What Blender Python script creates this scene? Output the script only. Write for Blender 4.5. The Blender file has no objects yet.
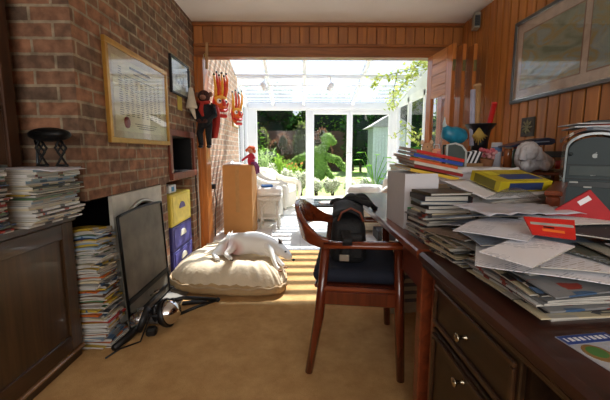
import bpy, bmesh, math, random
from mathutils import Vector, Matrix, Euler
from mathutils import noise as mnoise
R = math.radians
rnd = random.Random(7)
COL = bpy.context.scene.collection
PI = math.pi

# ---------------------------------------------------------------- materials
def new_mat(name):
    m = bpy.data.materials.new(name); m.use_nodes = True
    nt = m.node_tree; b = nt.nodes['Principled BSDF']
    return m, nt, b
def N(nt, t, **kw):
    n = nt.nodes.new(t)
    for k, v in kw.items(): setattr(n, k, v)
    return n
def srgb(h):
    if isinstance(h, str):
        h = h.lstrip('#'); c = [int(h[i:i+2], 16)/255 for i in (0, 2, 4)]
    else: c = [x/255 for x in h]
    return tuple((x/12.92 if x <= .04045 else ((x+.055)/1.055)**2.4) for x in c) + (1,)
MC = {}
def mat(col, rough=.6, metal=0, var=.12, scale=18, bump=.0, bscale=60, coat=0, stretch=(1,1,1), spec=.5, sub=0):
    key = (col, rough, metal, var, scale, bump, bscale, coat, stretch, spec, sub)
    if key in MC: return MC[key]
    m, nt, b = new_mat('surface_' + str(len(MC))); L = nt.links
    c = srgb(col)
    tc = N(nt, 'ShaderNodeTexCoord'); mp = N(nt, 'ShaderNodeMapping'); mp.inputs['Scale'].default_value = stretch
    L.new(tc.outputs['Object'], mp.inputs['Vector'])
    no = N(nt, 'ShaderNodeTexNoise'); no.inputs['Scale'].default_value = scale; no.inputs['Detail'].default_value = 4
    L.new(mp.outputs[0], no.inputs['Vector'])
    mr = N(nt, 'ShaderNodeMapRange'); mr.inputs[1].default_value = .3; mr.inputs[2].default_value = .7
    mr.inputs[3].default_value = 1-var; mr.inputs[4].default_value = 1+var
    L.new(no.outputs[0], mr.inputs[0])
    mx = N(nt, 'ShaderNodeVectorMath', operation='SCALE'); mx.inputs[0].default_value = c[:3]
    L.new(mr.outputs[0], mx.inputs['Scale']); L.new(mx.outputs[0], b.inputs['Base Color'])
    b.inputs['Roughness'].default_value = rough; b.inputs['Metallic'].default_value = metal
    b.inputs['Coat Weight'].default_value = coat; b.inputs['Specular IOR Level'].default_value = spec
    if bump:
        n2 = N(nt, 'ShaderNodeTexNoise'); n2.inputs['Scale'].default_value = bscale; n2.inputs['Detail'].default_value = 3
        L.new(mp.outputs[0], n2.inputs['Vector'])
        bp = N(nt, 'ShaderNodeBump'); bp.inputs['Strength'].default_value = bump; bp.inputs['Distance'].default_value = .01
        L.new(n2.outputs[0], bp.inputs['Height']); L.new(bp.outputs[0], b.inputs['Normal'])
    MC[key] = m
    return m
def wood(c1, c2, axis='z', rough=.42, board=0, baxis='y', scale=1.0, coat=0.0):
    key = ('w', c1, c2, axis, rough, board, baxis, scale, coat)
    if key in MC: return MC[key]
    m, nt, b = new_mat('wood_' + str(len(MC))); L = nt.links
    tc = N(nt, 'ShaderNodeTexCoord'); mp = N(nt, 'ShaderNodeMapping')
    s = {'x': (1.2, 14, 14), 'y': (14, 1.2, 14), 'z': (14, 14, 1.2)}[axis]
    mp.inputs['Scale'].default_value = tuple(q*scale for q in s)
    L.new(tc.outputs['Object'], mp.inputs['Vector'])
    vec = mp.outputs[0]; wn = None
    if board:
        sp = N(nt, 'ShaderNodeSeparateXYZ'); L.new(tc.outputs['Object'], sp.inputs[0])
        dv = N(nt, 'ShaderNodeMath', operation='DIVIDE'); dv.inputs[1].default_value = board
        L.new(sp.outputs[{'x': 0, 'y': 1, 'z': 2}[baxis]], dv.inputs[0])
        fl = N(nt, 'ShaderNodeMath', operation='FLOOR'); L.new(dv.outputs[0], fl.inputs[0])
        wn = N(nt, 'ShaderNodeTexWhiteNoise', noise_dimensions='1D'); L.new(fl.outputs[0], wn.inputs['W'])
        ad = N(nt, 'ShaderNodeVectorMath', operation='MULTIPLY_ADD'); ad.inputs[1].default_value = (30, 30, 30)
        L.new(wn.outputs['Color'], ad.inputs[0]); L.new(vec, ad.inputs[2]); vec = ad.outputs[0]
    no = N(nt, 'ShaderNodeTexNoise'); no.inputs['Scale'].default_value = 1.6; no.inputs['Detail'].default_value = 6
    no.inputs['Distortion'].default_value = 1.1; L.new(vec, no.inputs['Vector'])
    cr = N(nt, 'ShaderNodeValToRGB'); cr.color_ramp.elements[0].position = .28; cr.color_ramp.elements[1].position = .74
    cr.color_ramp.elements[0].color = srgb(c1); cr.color_ramp.elements[1].color = srgb(c2)
    L.new(no.outputs[0], cr.inputs[0]); out = cr.outputs[0]
    if board:
        mr = N(nt, 'ShaderNodeMapRange'); mr.inputs[3].default_value = .86; mr.inputs[4].default_value = 1.1
        L.new(wn.outputs['Value'], mr.inputs[0])
        sc = N(nt, 'ShaderNodeVectorMath', operation='SCALE'); L.new(out, sc.inputs[0]); L.new(mr.outputs[0], sc.inputs['Scale']); out = sc.outputs[0]
    L.new(out, b.inputs['Base Color']); b.inputs['Roughness'].default_value = rough; b.inputs['Coat Weight'].default_value = coat
    bp = N(nt, 'ShaderNodeBump'); bp.inputs['Strength'].default_value = .12; bp.inputs['Distance'].default_value = .004
    L.new(no.outputs[0], bp.inputs['Height']); L.new(bp.outputs[0], b.inputs['Normal'])
    MC[key] = m
    return m
def brick_mat(name, c1, c2, mortar, dark=.55):
    m, nt, b = new_mat(name); L = nt.links
    ge = N(nt, 'ShaderNodeNewGeometry'); tc = N(nt, 'ShaderNodeTexCoord')
    sn = N(nt, 'ShaderNodeSeparateXYZ'); L.new(ge.outputs['True Normal'], sn.inputs[0])
    ab = N(nt, 'ShaderNodeMath', operation='ABSOLUTE'); L.new(sn.outputs[0], ab.inputs[0])
    gt = N(nt, 'ShaderNodeMath', operation='GREATER_THAN'); gt.inputs[1].default_value = .5; L.new(ab.outputs[0], gt.inputs[0])
    sp = N(nt, 'ShaderNodeSeparateXYZ'); L.new(tc.outputs['Object'], sp.inputs[0])
    mx = N(nt, 'ShaderNodeMix'); L.new(gt.outputs[0], mx.inputs[0]); L.new(sp.outputs[0], mx.inputs[2]); L.new(sp.outputs[1], mx.inputs[3])
    cb = N(nt, 'ShaderNodeCombineXYZ'); L.new(mx.outputs[0], cb.inputs[0]); L.new(sp.outputs[2], cb.inputs[1])
    wob = N(nt, 'ShaderNodeTexNoise'); wob.inputs['Scale'].default_value = 22; L.new(cb.outputs[0], wob.inputs['Vector'])
    wa = N(nt, 'ShaderNodeVectorMath', operation='MULTIPLY_ADD'); wa.inputs[1].default_value = (.006, .006, 0)
    L.new(wob.outputs['Color'], wa.inputs[0]); L.new(cb.outputs[0], wa.inputs[2])
    br = N(nt, 'ShaderNodeTexBrick'); br.inputs['Scale'].default_value = 1; br.inputs['Brick Width'].default_value = .215
    br.inputs['Row Height'].default_value = .074; br.inputs['Mortar Size'].default_value = .008; br.inputs['Mortar Smooth'].default_value = .35
    br.inputs['Bias'].default_value = -.1
    br.inputs['Color1'].default_value = srgb(c1); br.inputs['Color2'].default_value = srgb(c2); br.inputs['Mortar'].default_value = srgb(mortar)
    L.new(wa.outputs[0], br.inputs['Vector'])
    no = N(nt, 'ShaderNodeTexNoise'); no.inputs['Scale'].default_value = 16; no.inputs['Detail'].default_value = 6; L.new(cb.outputs[0], no.inputs['Vector'])
    mr = N(nt, 'ShaderNodeMapRange'); mr.inputs[1].default_value = .35; mr.inputs[2].default_value = .65; mr.inputs[3].default_value = dark; mr.inputs[4].default_value = 1.3
    L.new(no.outputs[0], mr.inputs[0])
    sc = N(nt, 'ShaderNodeVectorMath', operation='SCALE'); L.new(br.outputs[0], sc.inputs[0]); L.new(mr.outputs[0], sc.inputs['Scale'])
    L.new(sc.outputs[0], b.inputs['Base Color']); b.inputs['Roughness'].default_value = .9
    n3 = N(nt, 'ShaderNodeTexNoise'); n3.inputs['Scale'].default_value = 120; L.new(cb.outputs[0], n3.inputs['Vector'])
    ad = N(nt, 'ShaderNodeMath', operation='MULTIPLY_ADD'); ad.inputs[1].default_value = -1.0
    L.new(br.outputs['Fac'], ad.inputs[0]); L.new(n3.outputs[0], ad.inputs[2])
    bp = N(nt, 'ShaderNodeBump'); bp.inputs['Strength'].default_value = .6; bp.inputs['Distance'].default_value = .006
    L.new(ad.outputs[0], bp.inputs['Height']); L.new(bp.outputs[0], b.inputs['Normal'])
    return m
def cover_mat(name, base, cols, scale=26, rough=.4, amount=.5):
    """printed cover: a base colour with blocks of other inks"""
    key = ('cov', base, tuple(cols), scale, amount)
    if key in MC: return MC[key]
    m, nt, b = new_mat(name); L = nt.links
    tc = N(nt, 'ShaderNodeTexCoord'); mp = N(nt, 'ShaderNodeMapping'); mp.inputs['Scale'].default_value = (1, 1.6, .4)
    L.new(tc.outputs['Object'], mp.inputs['Vector'])
    vo = N(nt, 'ShaderNodeTexVoronoi', distance='CHEBYCHEV'); vo.inputs['Scale'].default_value = scale
    L.new(mp.outputs[0], vo.inputs['Vector'])
    sp = N(nt, 'ShaderNodeSeparateColor'); L.new(vo.outputs['Color'], sp.inputs[0])
    cr = N(nt, 'ShaderNodeValToRGB'); cr.color_ramp.interpolation = 'CONSTANT'
    els = cr.color_ramp.elements; els[0].color = srgb(base); els[1].position = 1-amount; els[1].color = srgb(cols[0])
    for i, c in enumerate(cols[1:]):
        e = els.new(1-amount + amount*(i+1)/len(cols)); e.color = srgb(c)
    L.new(sp.outputs[0], cr.inputs[0]); L.new(cr.outputs[0], b.inputs['Base Color']); b.inputs['Roughness'].default_value = rough
    MC[key] = m
    return m
def text_mat(c, ink, seed=0):
    key = ('txt', c, ink, seed)
    if key in MC: return MC[key]
    m, nt, b = new_mat('printed_paper'); L = nt.links; tc = N(nt, 'ShaderNodeTexCoord'); mp = N(nt, 'ShaderNodeMapping'); mp.inputs['Rotation'].default_value = (0, 0, seed)
    L.new(tc.outputs['Object'], mp.inputs['Vector'])
    br = N(nt, 'ShaderNodeTexBrick'); br.inputs['Scale'].default_value = 1; br.inputs['Brick Width'].default_value = .026; br.inputs['Row Height'].default_value = .0075; br.inputs['Mortar Size'].default_value = .0024
    br.inputs['Color1'].default_value = srgb(ink); br.inputs['Color2'].default_value = srgb(c); br.inputs['Mortar'].default_value = srgb(c); L.new(mp.outputs[0], br.inputs['Vector'])
    no = N(nt, 'ShaderNodeTexNoise'); no.inputs['Scale'].default_value = 9; L.new(tc.outputs['Object'], no.inputs['Vector'])
    gt = N(nt, 'ShaderNodeMath', operation='GREATER_THAN'); gt.inputs[1].default_value = .5; L.new(no.outputs[0], gt.inputs[0])
    mx = N(nt, 'ShaderNodeMix', data_type='RGBA'); L.new(gt.outputs[0], mx.inputs[0]); L.new(br.outputs[0], mx.inputs[6]); mx.inputs[7].default_value = srgb(c)
    L.new(mx.outputs[2], b.inputs['Base Color']); b.inputs['Roughness'].default_value = .6
    MC[key] = m; return m
def page_mat():
    if 'page' in MC: return MC['page']
    m, nt, b = new_mat('page_edges'); L = nt.links
    tc = N(nt, 'ShaderNodeTexCoord'); mp = N(nt, 'ShaderNodeMapping'); mp.inputs['Scale'].default_value = (3, 3, 900)
    L.new(tc.outputs['Object'], mp.inputs['Vector'])
    no = N(nt, 'ShaderNodeTexNoise'); no.inputs['Scale'].default_value = 1; no.inputs['Detail'].default_value = 2; L.new(mp.outputs[0], no.inputs['Vector'])
    cr = N(nt, 'ShaderNodeValToRGB'); cr.color_ramp.elements[0].color = srgb('#5a564f'); cr.color_ramp.elements[1].color = srgb('#dad6cb')
    cr.color_ramp.elements[0].position = .3; cr.color_ramp.elements[1].position = .6
    L.new(no.outputs[0], cr.inputs[0]); L.new(cr.outputs[0], b.inputs['Base Color']); b.inputs['Roughness'].default_value = .8
    MC['page'] = m; return m
def carpet_mat():
    m, nt, b = new_mat('carpet_pile'); L = nt.links
    tc = N(nt, 'ShaderNodeTexCoord')
    n1 = N(nt, 'ShaderNodeTexNoise'); n1.inputs['Scale'].default_value = 7; n1.inputs['Detail'].default_value = 8; n1.inputs['Roughness'].default_value = .72; n1.inputs['Distortion'].default_value = .15
    n2 = N(nt, 'ShaderNodeTexNoise'); n2.inputs['Scale'].default_value = 220
    L.new(tc.outputs['Object'], n1.inputs['Vector']); L.new(tc.outputs['Object'], n2.inputs['Vector'])
    cr = N(nt, 'ShaderNodeValToRGB'); cr.color_ramp.elements[0].position = .3; cr.color_ramp.elements[1].position = .72
    cr.color_ramp.elements[0].color = srgb('#b28855'); cr.color_ramp.elements[1].color = srgb('#d3aa74')
    L.new(n1.outputs[0], cr.inputs[0]); L.new(cr.outputs[0], b.inputs['Base Color'])
    b.inputs['Roughness'].default_value = .95; b.inputs['Specular IOR Level'].default_value = .1
    ad = N(nt, 'ShaderNodeMath', operation='ADD'); L.new(n1.outputs[0], ad.inputs[0]); L.new(n2.outputs[0], ad.inputs[1])
    bp = N(nt, 'ShaderNodeBump'); bp.inputs['Strength'].default_value = .5; bp.inputs['Distance'].default_value = .012
    L.new(ad.outputs[0], bp.inputs['Height']); L.new(bp.outputs[0], b.inputs['Normal'])
    return m
def tile_mat(name, c, grout, w, h):
    m, nt, b = new_mat(name); L = nt.links
    tc = N(nt, 'ShaderNodeTexCoord'); br = N(nt, 'ShaderNodeTexBrick', offset=0)
    br.inputs['Scale'].default_value = 1; br.inputs['Brick Width'].default_value = w; br.inputs['Row Height'].default_value = h
    br.inputs['Mortar Size'].default_value = .006; br.inputs['Color1'].default_value = srgb(c); br.inputs['Color2'].default_value = srgb(c); br.inputs['Mortar'].default_value = srgb(grout)
    L.new(tc.outputs['Object'], br.inputs['Vector']); L.new(br.outputs[0], b.inputs['Base Color']); b.inputs['Roughness'].default_value = .35
    return m
def glass_mat(name, tint='#ffffff', refl=.12, trans=0.0):
    m = bpy.data.materials.new(name); m.use_nodes = True; nt = m.node_tree; nt.nodes.clear(); L = nt.links
    o = N(nt, 'ShaderNodeOutputMaterial'); t = N(nt, 'ShaderNodeBsdfTransparent'); t.inputs[0].default_value = srgb(tint)
    g = N(nt, 'ShaderNodeBsdfGlossy'); g.inputs['Roughness'].default_value = .02
    fr = N(nt, 'ShaderNodeLayerWeight'); fr.inputs['Blend'].default_value = .5
    pw = N(nt, 'ShaderNodeMath', operation='POWER'); pw.inputs[1].default_value = 4; L.new(fr.outputs['Facing'], pw.inputs[0])
    ma = N(nt, 'ShaderNodeMath', operation='MULTIPLY_ADD'); ma.inputs[1].default_value = .5; ma.inputs[2].default_value = refl*.25; L.new(pw.outputs[0], ma.inputs[0])
    mx = N(nt, 'ShaderNodeMixShader'); L.new(ma.outputs[0], mx.inputs[0]); L.new(t.outputs[0], mx.inputs[1]); L.new(g.outputs[0], mx.inputs[2])
    out = mx.outputs[0]
    if trans:
        d = N(nt, 'ShaderNodeBsdfTranslucent'); d.inputs[0].default_value = (.9, .92, .95, 1)
        m2 = N(nt, 'ShaderNodeMixShader'); m2.inputs[0].default_value = trans; L.new(out, m2.inputs[1]); L.new(d.outputs[0], m2.inputs[2]); out = m2.outputs[0]
    L.new(out, o.inputs[0]); return m
def leaf_mat(c1, c2, trans=.35):
    key = ('leaf', c1, c2, trans)
    if key in MC: return MC[key]
    m = bpy.data.materials.new('leaf_' + str(len(MC))); m.use_nodes = True; nt = m.node_tree; nt.nodes.clear(); L = nt.links
    o = N(nt, 'ShaderNodeOutputMaterial'); d = N(nt, 'ShaderNodeBsdfDiffuse'); t = N(nt, 'ShaderNodeBsdfTranslucent')
    tc = N(nt, 'ShaderNodeTexCoord'); no = N(nt, 'ShaderNodeTexNoise'); no.inputs['Scale'].default_value = 9; no.inputs['Detail'].default_value = 5
    L.new(tc.outputs['Object'], no.inputs['Vector'])
    cr = N(nt, 'ShaderNodeValToRGB'); cr.color_ramp.elements[0].position = .35; cr.color_ramp.elements[1].position = .65
    cr.color_ramp.elements[0].color = srgb(c1); cr.color_ramp.elements[1].color = srgb(c2)
    L.new(no.outputs[0], cr.inputs[0]); L.new(cr.outputs[0], d.inputs[0]); L.new(cr.outputs[0], t.inputs[0])
    mx = N(nt, 'ShaderNodeMixShader'); mx.inputs[0].default_value = trans; L.new(d.outputs[0], mx.inputs[1]); L.new(t.outputs[0], mx.inputs[2]); L.new(mx.outputs[0], o.inputs[0])
    MC[key] = m; return m

# ---------------------------------------------------------------- mesh building
class B:
    def __init__(s): s.v = []; s.f = []; s.m = []; s.s = []; s.mats = []
    def add(s, vs, fs, m, M=None, smooth=False):
        if m not in s.mats: s.mats.append(m)
        k = s.mats.index(m); n = len(s.v)
        for p in vs:
            p = Vector(p)
            s.v.append(tuple(M @ p) if M is not None else tuple(p))
        for f in fs: s.f.append([n+i for i in f]); s.m.append(k); s.s.append(smooth)
        return s
    def box(s, c, sz, m, rz=0, bev=0, rot=None, taper=1, seg=1):
        if bev:
            bm = bmesh.new(); bmesh.ops.create_cube(bm, size=1)
            for v in bm.verts:
                k = taper if v.co.z > 0 else 1
                v.co = Vector((v.co.x*sz[0]*k, v.co.y*sz[1]*k, v.co.z*sz[2]))
            bmesh.ops.bevel(bm, geom=bm.edges[:], offset=bev, segments=seg, affect='EDGES', profile=.5)
            bm.verts.index_update(); vs = [v.co.copy() for v in bm.verts]; fs = [[v.index for v in f.verts] for f in bm.faces]; bm.free()
        else:
            x, y, z = sz[0]/2, sz[1]/2, sz[2]/2; k = taper
            vs = [(-x,-y,-z),(x,-y,-z),(x,y,-z),(-x,y,-z),(-x*k,-y*k,z),(x*k,-y*k,z),(x*k,y*k,z),(-x*k,y*k,z)]
            fs = [(0,3,2,1),(4,5,6,7),(0,1,5,4),(1,2,6,5),(2,3,7,6),(3,0,4,7)]
        M = Matrix.Translation(c) @ (Euler(rot).to_matrix().to_4x4() if rot else Matrix.Rotation(rz, 4, 'Z'))
        return s.add(vs, fs, m, M, smooth=bool(bev and seg > 1))
    def span(s, a, b, m, bev=0):
        return s.box([(a[i]+b[i])/2 for i in range(3)], [abs(b[i]-a[i]) for i in range(3)], m, bev=bev)
    def tube(s, pts, r, m, n=8, flat=1.0, up=None, smooth=True, cap=True):
        pts = [Vector(p) for p in pts]; rs = r if isinstance(r, (list, tuple)) else [r]*len(pts)
        vs = []; fs = []; prev = Vector(up) if up else None
        for i, p in enumerate(pts):
            d = (pts[min(i+1, len(pts)-1)] - pts[max(i-1, 0)]).normalized()
            if prev is None: prev = Vector((0,0,1)) if abs(d.z) < .9 else Vector((1,0,0))
            a = (prev - d*prev.dot(d)).normalized(); b = d.cross(a); prev = a
            for k in range(n):
                t = 2*PI*k/n; vs.append(p + a*math.cos(t)*rs[i] + b*math.sin(t)*rs[i]*flat)
        for i in range(len(pts)-1):
            for k in range(n):
                fs.append((i*n+k, i*n+(k+1)%n, (i+1)*n+(k+1)%n, (i+1)*n+k))
        if cap: fs.append(tuple(range(n))[::-1]); fs.append(tuple((len(pts)-1)*n+k for k in range(n)))
        return s.add(vs, fs, m, None, smooth)
    def cyl(s, a, b, r, m, r2=None, n=14): return s.tube([a, b], [r, r if r2 is None else r2], m, n=n)
    def lathe(s, prof, m, c=(0,0,0), n=24, M=None, smooth=True):
        vs = []; fs = []
        for (r, z) in prof:
            for k in range(n): t = 2*PI*k/n; vs.append((c[0]+r*math.cos(t), c[1]+r*math.sin(t), c[2]+z))
        for i in range(len(prof)-1):
            for k in range(n): fs.append((i*n+k, i*n+(k+1)%n, (i+1)*n+(k+1)%n, (i+1)*n+k))
        return s.add(vs, fs, m, M, smooth)
    def sph(s, c, r, m, n=14, rot=None, bump=0, bs=4, seed=0):
        r = r if isinstance(r, (tuple, list)) else (r, r, r); vs = []; fs = []; h = n//2+1
        M = Matrix.Translation(c) @ (Euler(rot).to_matrix().to_4x4() if rot else Matrix.Identity(4))
        for i in range(h+1):
            ph = PI*i/h
            for k in range(n):
                t = 2*PI*k/n; p = Vector((math.sin(ph)*math.cos(t), math.sin(ph)*math.sin(t), math.cos(ph)))
                q = 1 + (bump*mnoise.noise(p*bs + Vector((seed, seed*2, 0))) if bump else 0)
                vs.append((p.x*r[0]*q, p.y*r[1]*q, p.z*r[2]*q))
        for i in range(h):
            for k in range(n): fs.append((i*n+k, i*n+(k+1)%n, (i+1)*n+(k+1)%n, (i+1)*n+k)[::-1])
        return s.add(vs, fs, m, M, True)
    def prism(s, poly, axis, a, b, m, M=None, smooth=False):
        """poly: 2-D outline in the other two axes (in order), extruded along axis from a to b"""
        def P(u, v, w): return {'x': (w, u, v), 'y': (u, w, v), 'z': (u, v, w)}[axis]
        n = len(poly); vs = [P(u, v, a) for u, v in poly] + [P(u, v, b) for u, v in poly]
        s.add(vs, [tuple(range(n))[::-1], tuple(range(n, 2*n))], m, M, False)
        s.add(vs, [(i, (i+1)%n, n+(i+1)%n, n+i) for i in range(n)], m, M, smooth)
        return s
    def grid(s, fn, nu, nv, m, M=None, smooth=True):
        vs = [fn(i/nu, j/nv) for i in range(nu+1) for j in range(nv+1)]
        fs = [(i*(nv+1)+j, (i+1)*(nv+1)+j, (i+1)*(nv+1)+j+1, i*(nv+1)+j+1) for i in range(nu) for j in range(nv)]
        return s.add(vs, fs, m, M, smooth)
    def leaf(s, p, d, l, w, m, up=(0,0,1)):
        p = Vector(p); d = Vector(d).normalized(); sd = d.cross(Vector(up))
        if sd.length < .01: sd = Vector((1,0,0))
        sd.normalize(); u = sd.cross(d)
        a = p; b = p + d*l*.45 + sd*w/2 + u*l*.06; c = p + d*l; e = p + d*l*.45 - sd*w/2 + u*l*.06; mid = p + d*l*.5 - u*l*.03
        return s.add([a, b, c, e, mid], [(0,1,4),(1,2,4),(2,3,4),(3,0,4)], m, None, False)
    def build(s, name, parent=None, loc=(0,0,0), rz=0, rot=None, norm=True):
        me = bpy.data.meshes.new(name); me.from_pydata(s.v, [], s.f)
        for m in s.mats: me.materials.append(m)
        me.polygons.foreach_set('material_index', s.m); me.polygons.foreach_set('use_smooth', s.s)
        me.update()
        if norm:
            bm = bmesh.new(); bm.from_mesh(me); bmesh.ops.remove_doubles(bm, verts=bm.verts, dist=1e-6); bmesh.ops.recalc_face_normals(bm, faces=bm.faces); bm.to_mesh(me); bm.free()
        o = bpy.data.objects.new(name, me); COL.objects.link(o); o.location = loc; o.rotation_euler = rot or (0, 0, rz)
        if parent: o.parent = parent
        return o
def tag(o, label, cat, group=None, kind=None):
    if label: o['label'] = label
    if cat: o['category'] = cat
    if group: o['group'] = group
    if kind: o['kind'] = kind
    return o
def thing(name, label, cat, loc=(0,0,0), rz=0, group=None, rot=None):
    o = bpy.data.objects.new(name, None); COL.objects.link(o); o.location = loc; o.rotation_euler = rot or (0, 0, rz)
    o.empty_display_size = .05
    return tag(o, label, cat, group)
def struct(name, b, loc=(0,0,0)):
    o = b.build(name, None, loc); o['kind'] = 'structure'; return o
def solidify(o, t, off=0):
    md = o.modifiers.new('thick', 'SOLIDIFY'); md.thickness = t; md.offset = off; return o
def rbox_outline(w, h, r, n=5):
    pts = []
    for cx, cy, a0 in ((w/2-r, h/2-r, 0), (-w/2+r, h/2-r, 90), (-w/2+r, -h/2+r, 180), (w/2-r, -h/2+r, 270)):
        for i in range(n+1):
            a = R(a0+90*i/n); pts.append((cx+r*math.cos(a), cy+r*math.sin(a)))
    return pts

# ---------------------------------------------------------------- common materials
BRICK = brick_mat('brick_inside', '#98694d', '#645243', '#9a8a72', .62)
BRICK_OUT = brick_mat('brick_conservatory', '#c8a286', '#a98a74', '#c9bda8', .8)
PANEL = wood('#9c5c2a', '#cb8642', 'z', .38, .1, 'y', .7)
PANELX = wood('#8f5527', '#ba763a', 'z', .38, .1, 'x', .7)
DOORWOOD = wood('#96541f', '#cc7d3c', 'z', .3, coat=.2)
BEAM = wood('#70401e', '#a9652f', 'x', .35)
DARKW = wood('#2b1a10', '#4a2f1d', 'y', .3, coat=.3)
DARKWZ = wood('#332213', '#563c24', 'z', .34, coat=.2)
DESKTOP = wood('#2c120b', '#502415', 'y', .38, coat=.15)
MAHOG = wood('#5a2816', '#8e4526', 'y', .3, coat=.3)
CHAIRW = wood('#421a0e', '#743018', 'z', .25, coat=.5)
CHAIRWX = wood('#542010', '#8c3f1e', 'x', .22, coat=.5)
CEIL = mat('#efebe4', .9, var=.02, scale=3)
WHITEP = mat('#f2f3f4', .35, var=.015, scale=5)
WHITER = mat('#e9ebef', .5, var=.02, scale=5)
BLACK = mat('#0d0c0c', .5, var=.3)
SOOT = mat('#141211', .95, var=.4)
IRON = mat('#151515', .45, .6, var=.2)
CHROME = mat('#d8d8d8', .12, 1, var=.03)
BRASS = mat('#a08a4a', .3, 1, var=.1)
NAVY = mat('#161c2c', .85, var=.2, bump=.3, bscale=200)
CLOTHB = mat('#0f0f11', .7, var=.3, bump=.4, bscale=120)
WPAPER = mat('#e6e6ea', .7, var=.03)
CREAM = mat('#e4ded0', .75, var=.04, bump=.2, bscale=60)
PAGE = page_mat()

# ================================================================= THE ROOM
XL, XR, YO, YO2, ZC = -1.10, 1.70, 3.60, 3.85, 2.40
fl = B(); fl.span((-1.62, -2.2, -.06), (2.05, 3.56, 0), carpet_mat()); struct('floor', fl)
fl = B(); fl.span((-1.3, 3.56, -.08), (2.2, 7.2, -.003), tile_mat('white_tile', '#eceae6', '#cfcbc4', .4, .4)); struct('trim_1', fl)
ce = B(); ce.span((-1.65, -2.2, ZC), (2.05, YO, ZC+.1), CEIL); struct('ceiling', ce)
# chimney breast with its fireplace, log niche and small recess
w = B(); T = .42
def wl(y0, y1, z0, z1, x1=XL): w.span((x1-T, y0, z0), (x1, y1, z1), BRICK)
wl(2.60, 2.72, 0, .83); wl(3.36, YO, 0, .83)
wl(1.69, YO, .83, .90); wl(1.69, 2.85, .90, 1.22); wl(3.40, YO, .90, 1.22); wl(1.69, YO, 1.22, ZC)
w.span((XL-.46, 1.69, 0), (XL-T, YO, ZC), BRICK)
struct('wall_left', w)
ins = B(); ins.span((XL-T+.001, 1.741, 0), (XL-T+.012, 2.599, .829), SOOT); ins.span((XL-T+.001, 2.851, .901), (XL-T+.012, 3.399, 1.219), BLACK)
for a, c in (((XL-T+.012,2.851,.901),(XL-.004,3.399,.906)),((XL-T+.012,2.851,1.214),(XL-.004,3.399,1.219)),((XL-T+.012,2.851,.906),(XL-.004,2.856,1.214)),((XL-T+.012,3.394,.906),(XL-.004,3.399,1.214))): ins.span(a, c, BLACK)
ins.span((XL-T+.012, 2.59, 0.0), (XL-.02, 2.599, .829), SOOT); ins.span((XL-T+.012, 1.75, .82), (XL-.02, 2.59, .829), SOOT)
struct('trim_2', ins)
w = B(); w.span((-1.62, -2.2, 0), (-1.56, 1.69, ZC), BRICK); struct('wall_alcove', w)
# panelled wall on the right: separate boards with open joints, one mesh
w = B(); w.span((XR+.012, -2.2, 0), (XR+.1, YO2, ZC), mat('#160b05', .8))
y = -2.2
while y < YO2-.01:
    w.span((XR, y+.007, 0), (XR+.014, min(y+.093, YO2), ZC), PANEL, bev=.003); y += .1
struct('wall_right', w)
w = B(); WH = mat('#cfc6b6', .9)
w.span((-1.62, -2.3, 0), (1.75, -2.2, .9), WH); w.span((-1.62, -2.3, 2.2), (1.75, -2.2, ZC), WH)
w.span((-1.62, -2.3, .9), (-1.2, -2.2, 2.2), WH); w.span((1.4, -2.3, .9), (1.75, -2.2, 2.2), WH); struct('wall_rear', w)
w = B()
for x in (-1.2, -.35, .5, 1.36): w.span((x, -2.28, .9), (x+.05, -2.22, 2.2), WHITEP)
w.span((-1.2, -2.28, .9), (1.41, -2.22, .95), WHITEP); w.span((-1.2, -2.28, 2.15), (1.41, -2.22, 2.2), WHITEP); struct('window_unseen', w)  # unseen rear window, added for light from behind the camera
# header over the opening: frieze of upright boards between two rails, then the door head
w = B(); w.span((XL, YO+.02, 2.13), (XR+.05, YO2, 3.3), mat('#6b3c1c', .6)); struct('wall_header', w)
w = B(); x = XL
while x < XR-.005:
    w.span((x+.003, YO, 2.19), (min(x+.097, XR), YO+.019, 2.37), PANELX, bev=.004); x += .1
struct('trim_3', w)
w = B(); w.span((XL, YO-.03, 2.365), (XR, YO+.01, 2.399), BEAM, bev=.004); w.span((XL, YO-.025, 2.160), (XR, YO+.018, 2.19), BEAM, bev=.006)
w.span((XL, YO+.0, 2.075), (XR, YO+.10, 2.16), BEAM); w.span((XL, YO-.012, 2.06), (XR, YO+.11, 2.085), BEAM, bev=.004); struct('trim_4', w)
w = B(); w.span((XL-.01, YO+.001, 0), (XL+.085, YO2-.06, 2.06), DOORWOOD, bev=.004); w.span((XL-.01, YO-.014, 0), (XL+.03, YO+.001, 2.06), DOORWOOD); struct('trim_5', w)
w = B(); w.span((1.63, YO+.001, 0), (XR, YO2, 2.06), DOORWOOD, bev=.004); struct('trim_6', w)
w = B(); w.span((XR-.02, .9, 1.045), (XR-.001, 2.74, 1.085), mat('#120f0d', .4)); struct('trim_7', w)

# ================================================================= CONSERVATORY
EZ, SL = 2.10, .27
def rz_(y): return EZ + SL*(7.1-y)
w = B()
w.prism([(YO2, -.003), (6.0, -.003), (6.0, rz_(6.0)-.03), (YO2, rz_(YO2)-.03)], 'x', XL-.2, XL, BRICK_OUT)
w.span((XL-.2, YO, 0), (XL-.011, YO2, 3.2), BRICK_OUT)
struct('wall_conservatory_left', w)
w = B()      # frames of the left side window beyond the brick
w.span((XL-.06, 6.0, 0), (XL, 7.1, .5), WHITEP)
for yy in (6.0, 6.5, 7.02): w.span((XL-.06, yy, .5), (XL, yy+.08, EZ), WHITEP)
w.span((XL-.06, 6.0, 2.0), (XL, 7.1, EZ+.02), WHITEP); struct('window_1', w)
GL = glass_mat('window_glass', '#ffffff', .02)
def pane(b, a, c): b.span(a, c, GL)
w = B()
for yy in (6.08, 6.58): w.span((XL-.035, yy, .5), (XL-.03, yy+.44, 2.0), GL)
struct('window_2', w)
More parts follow.
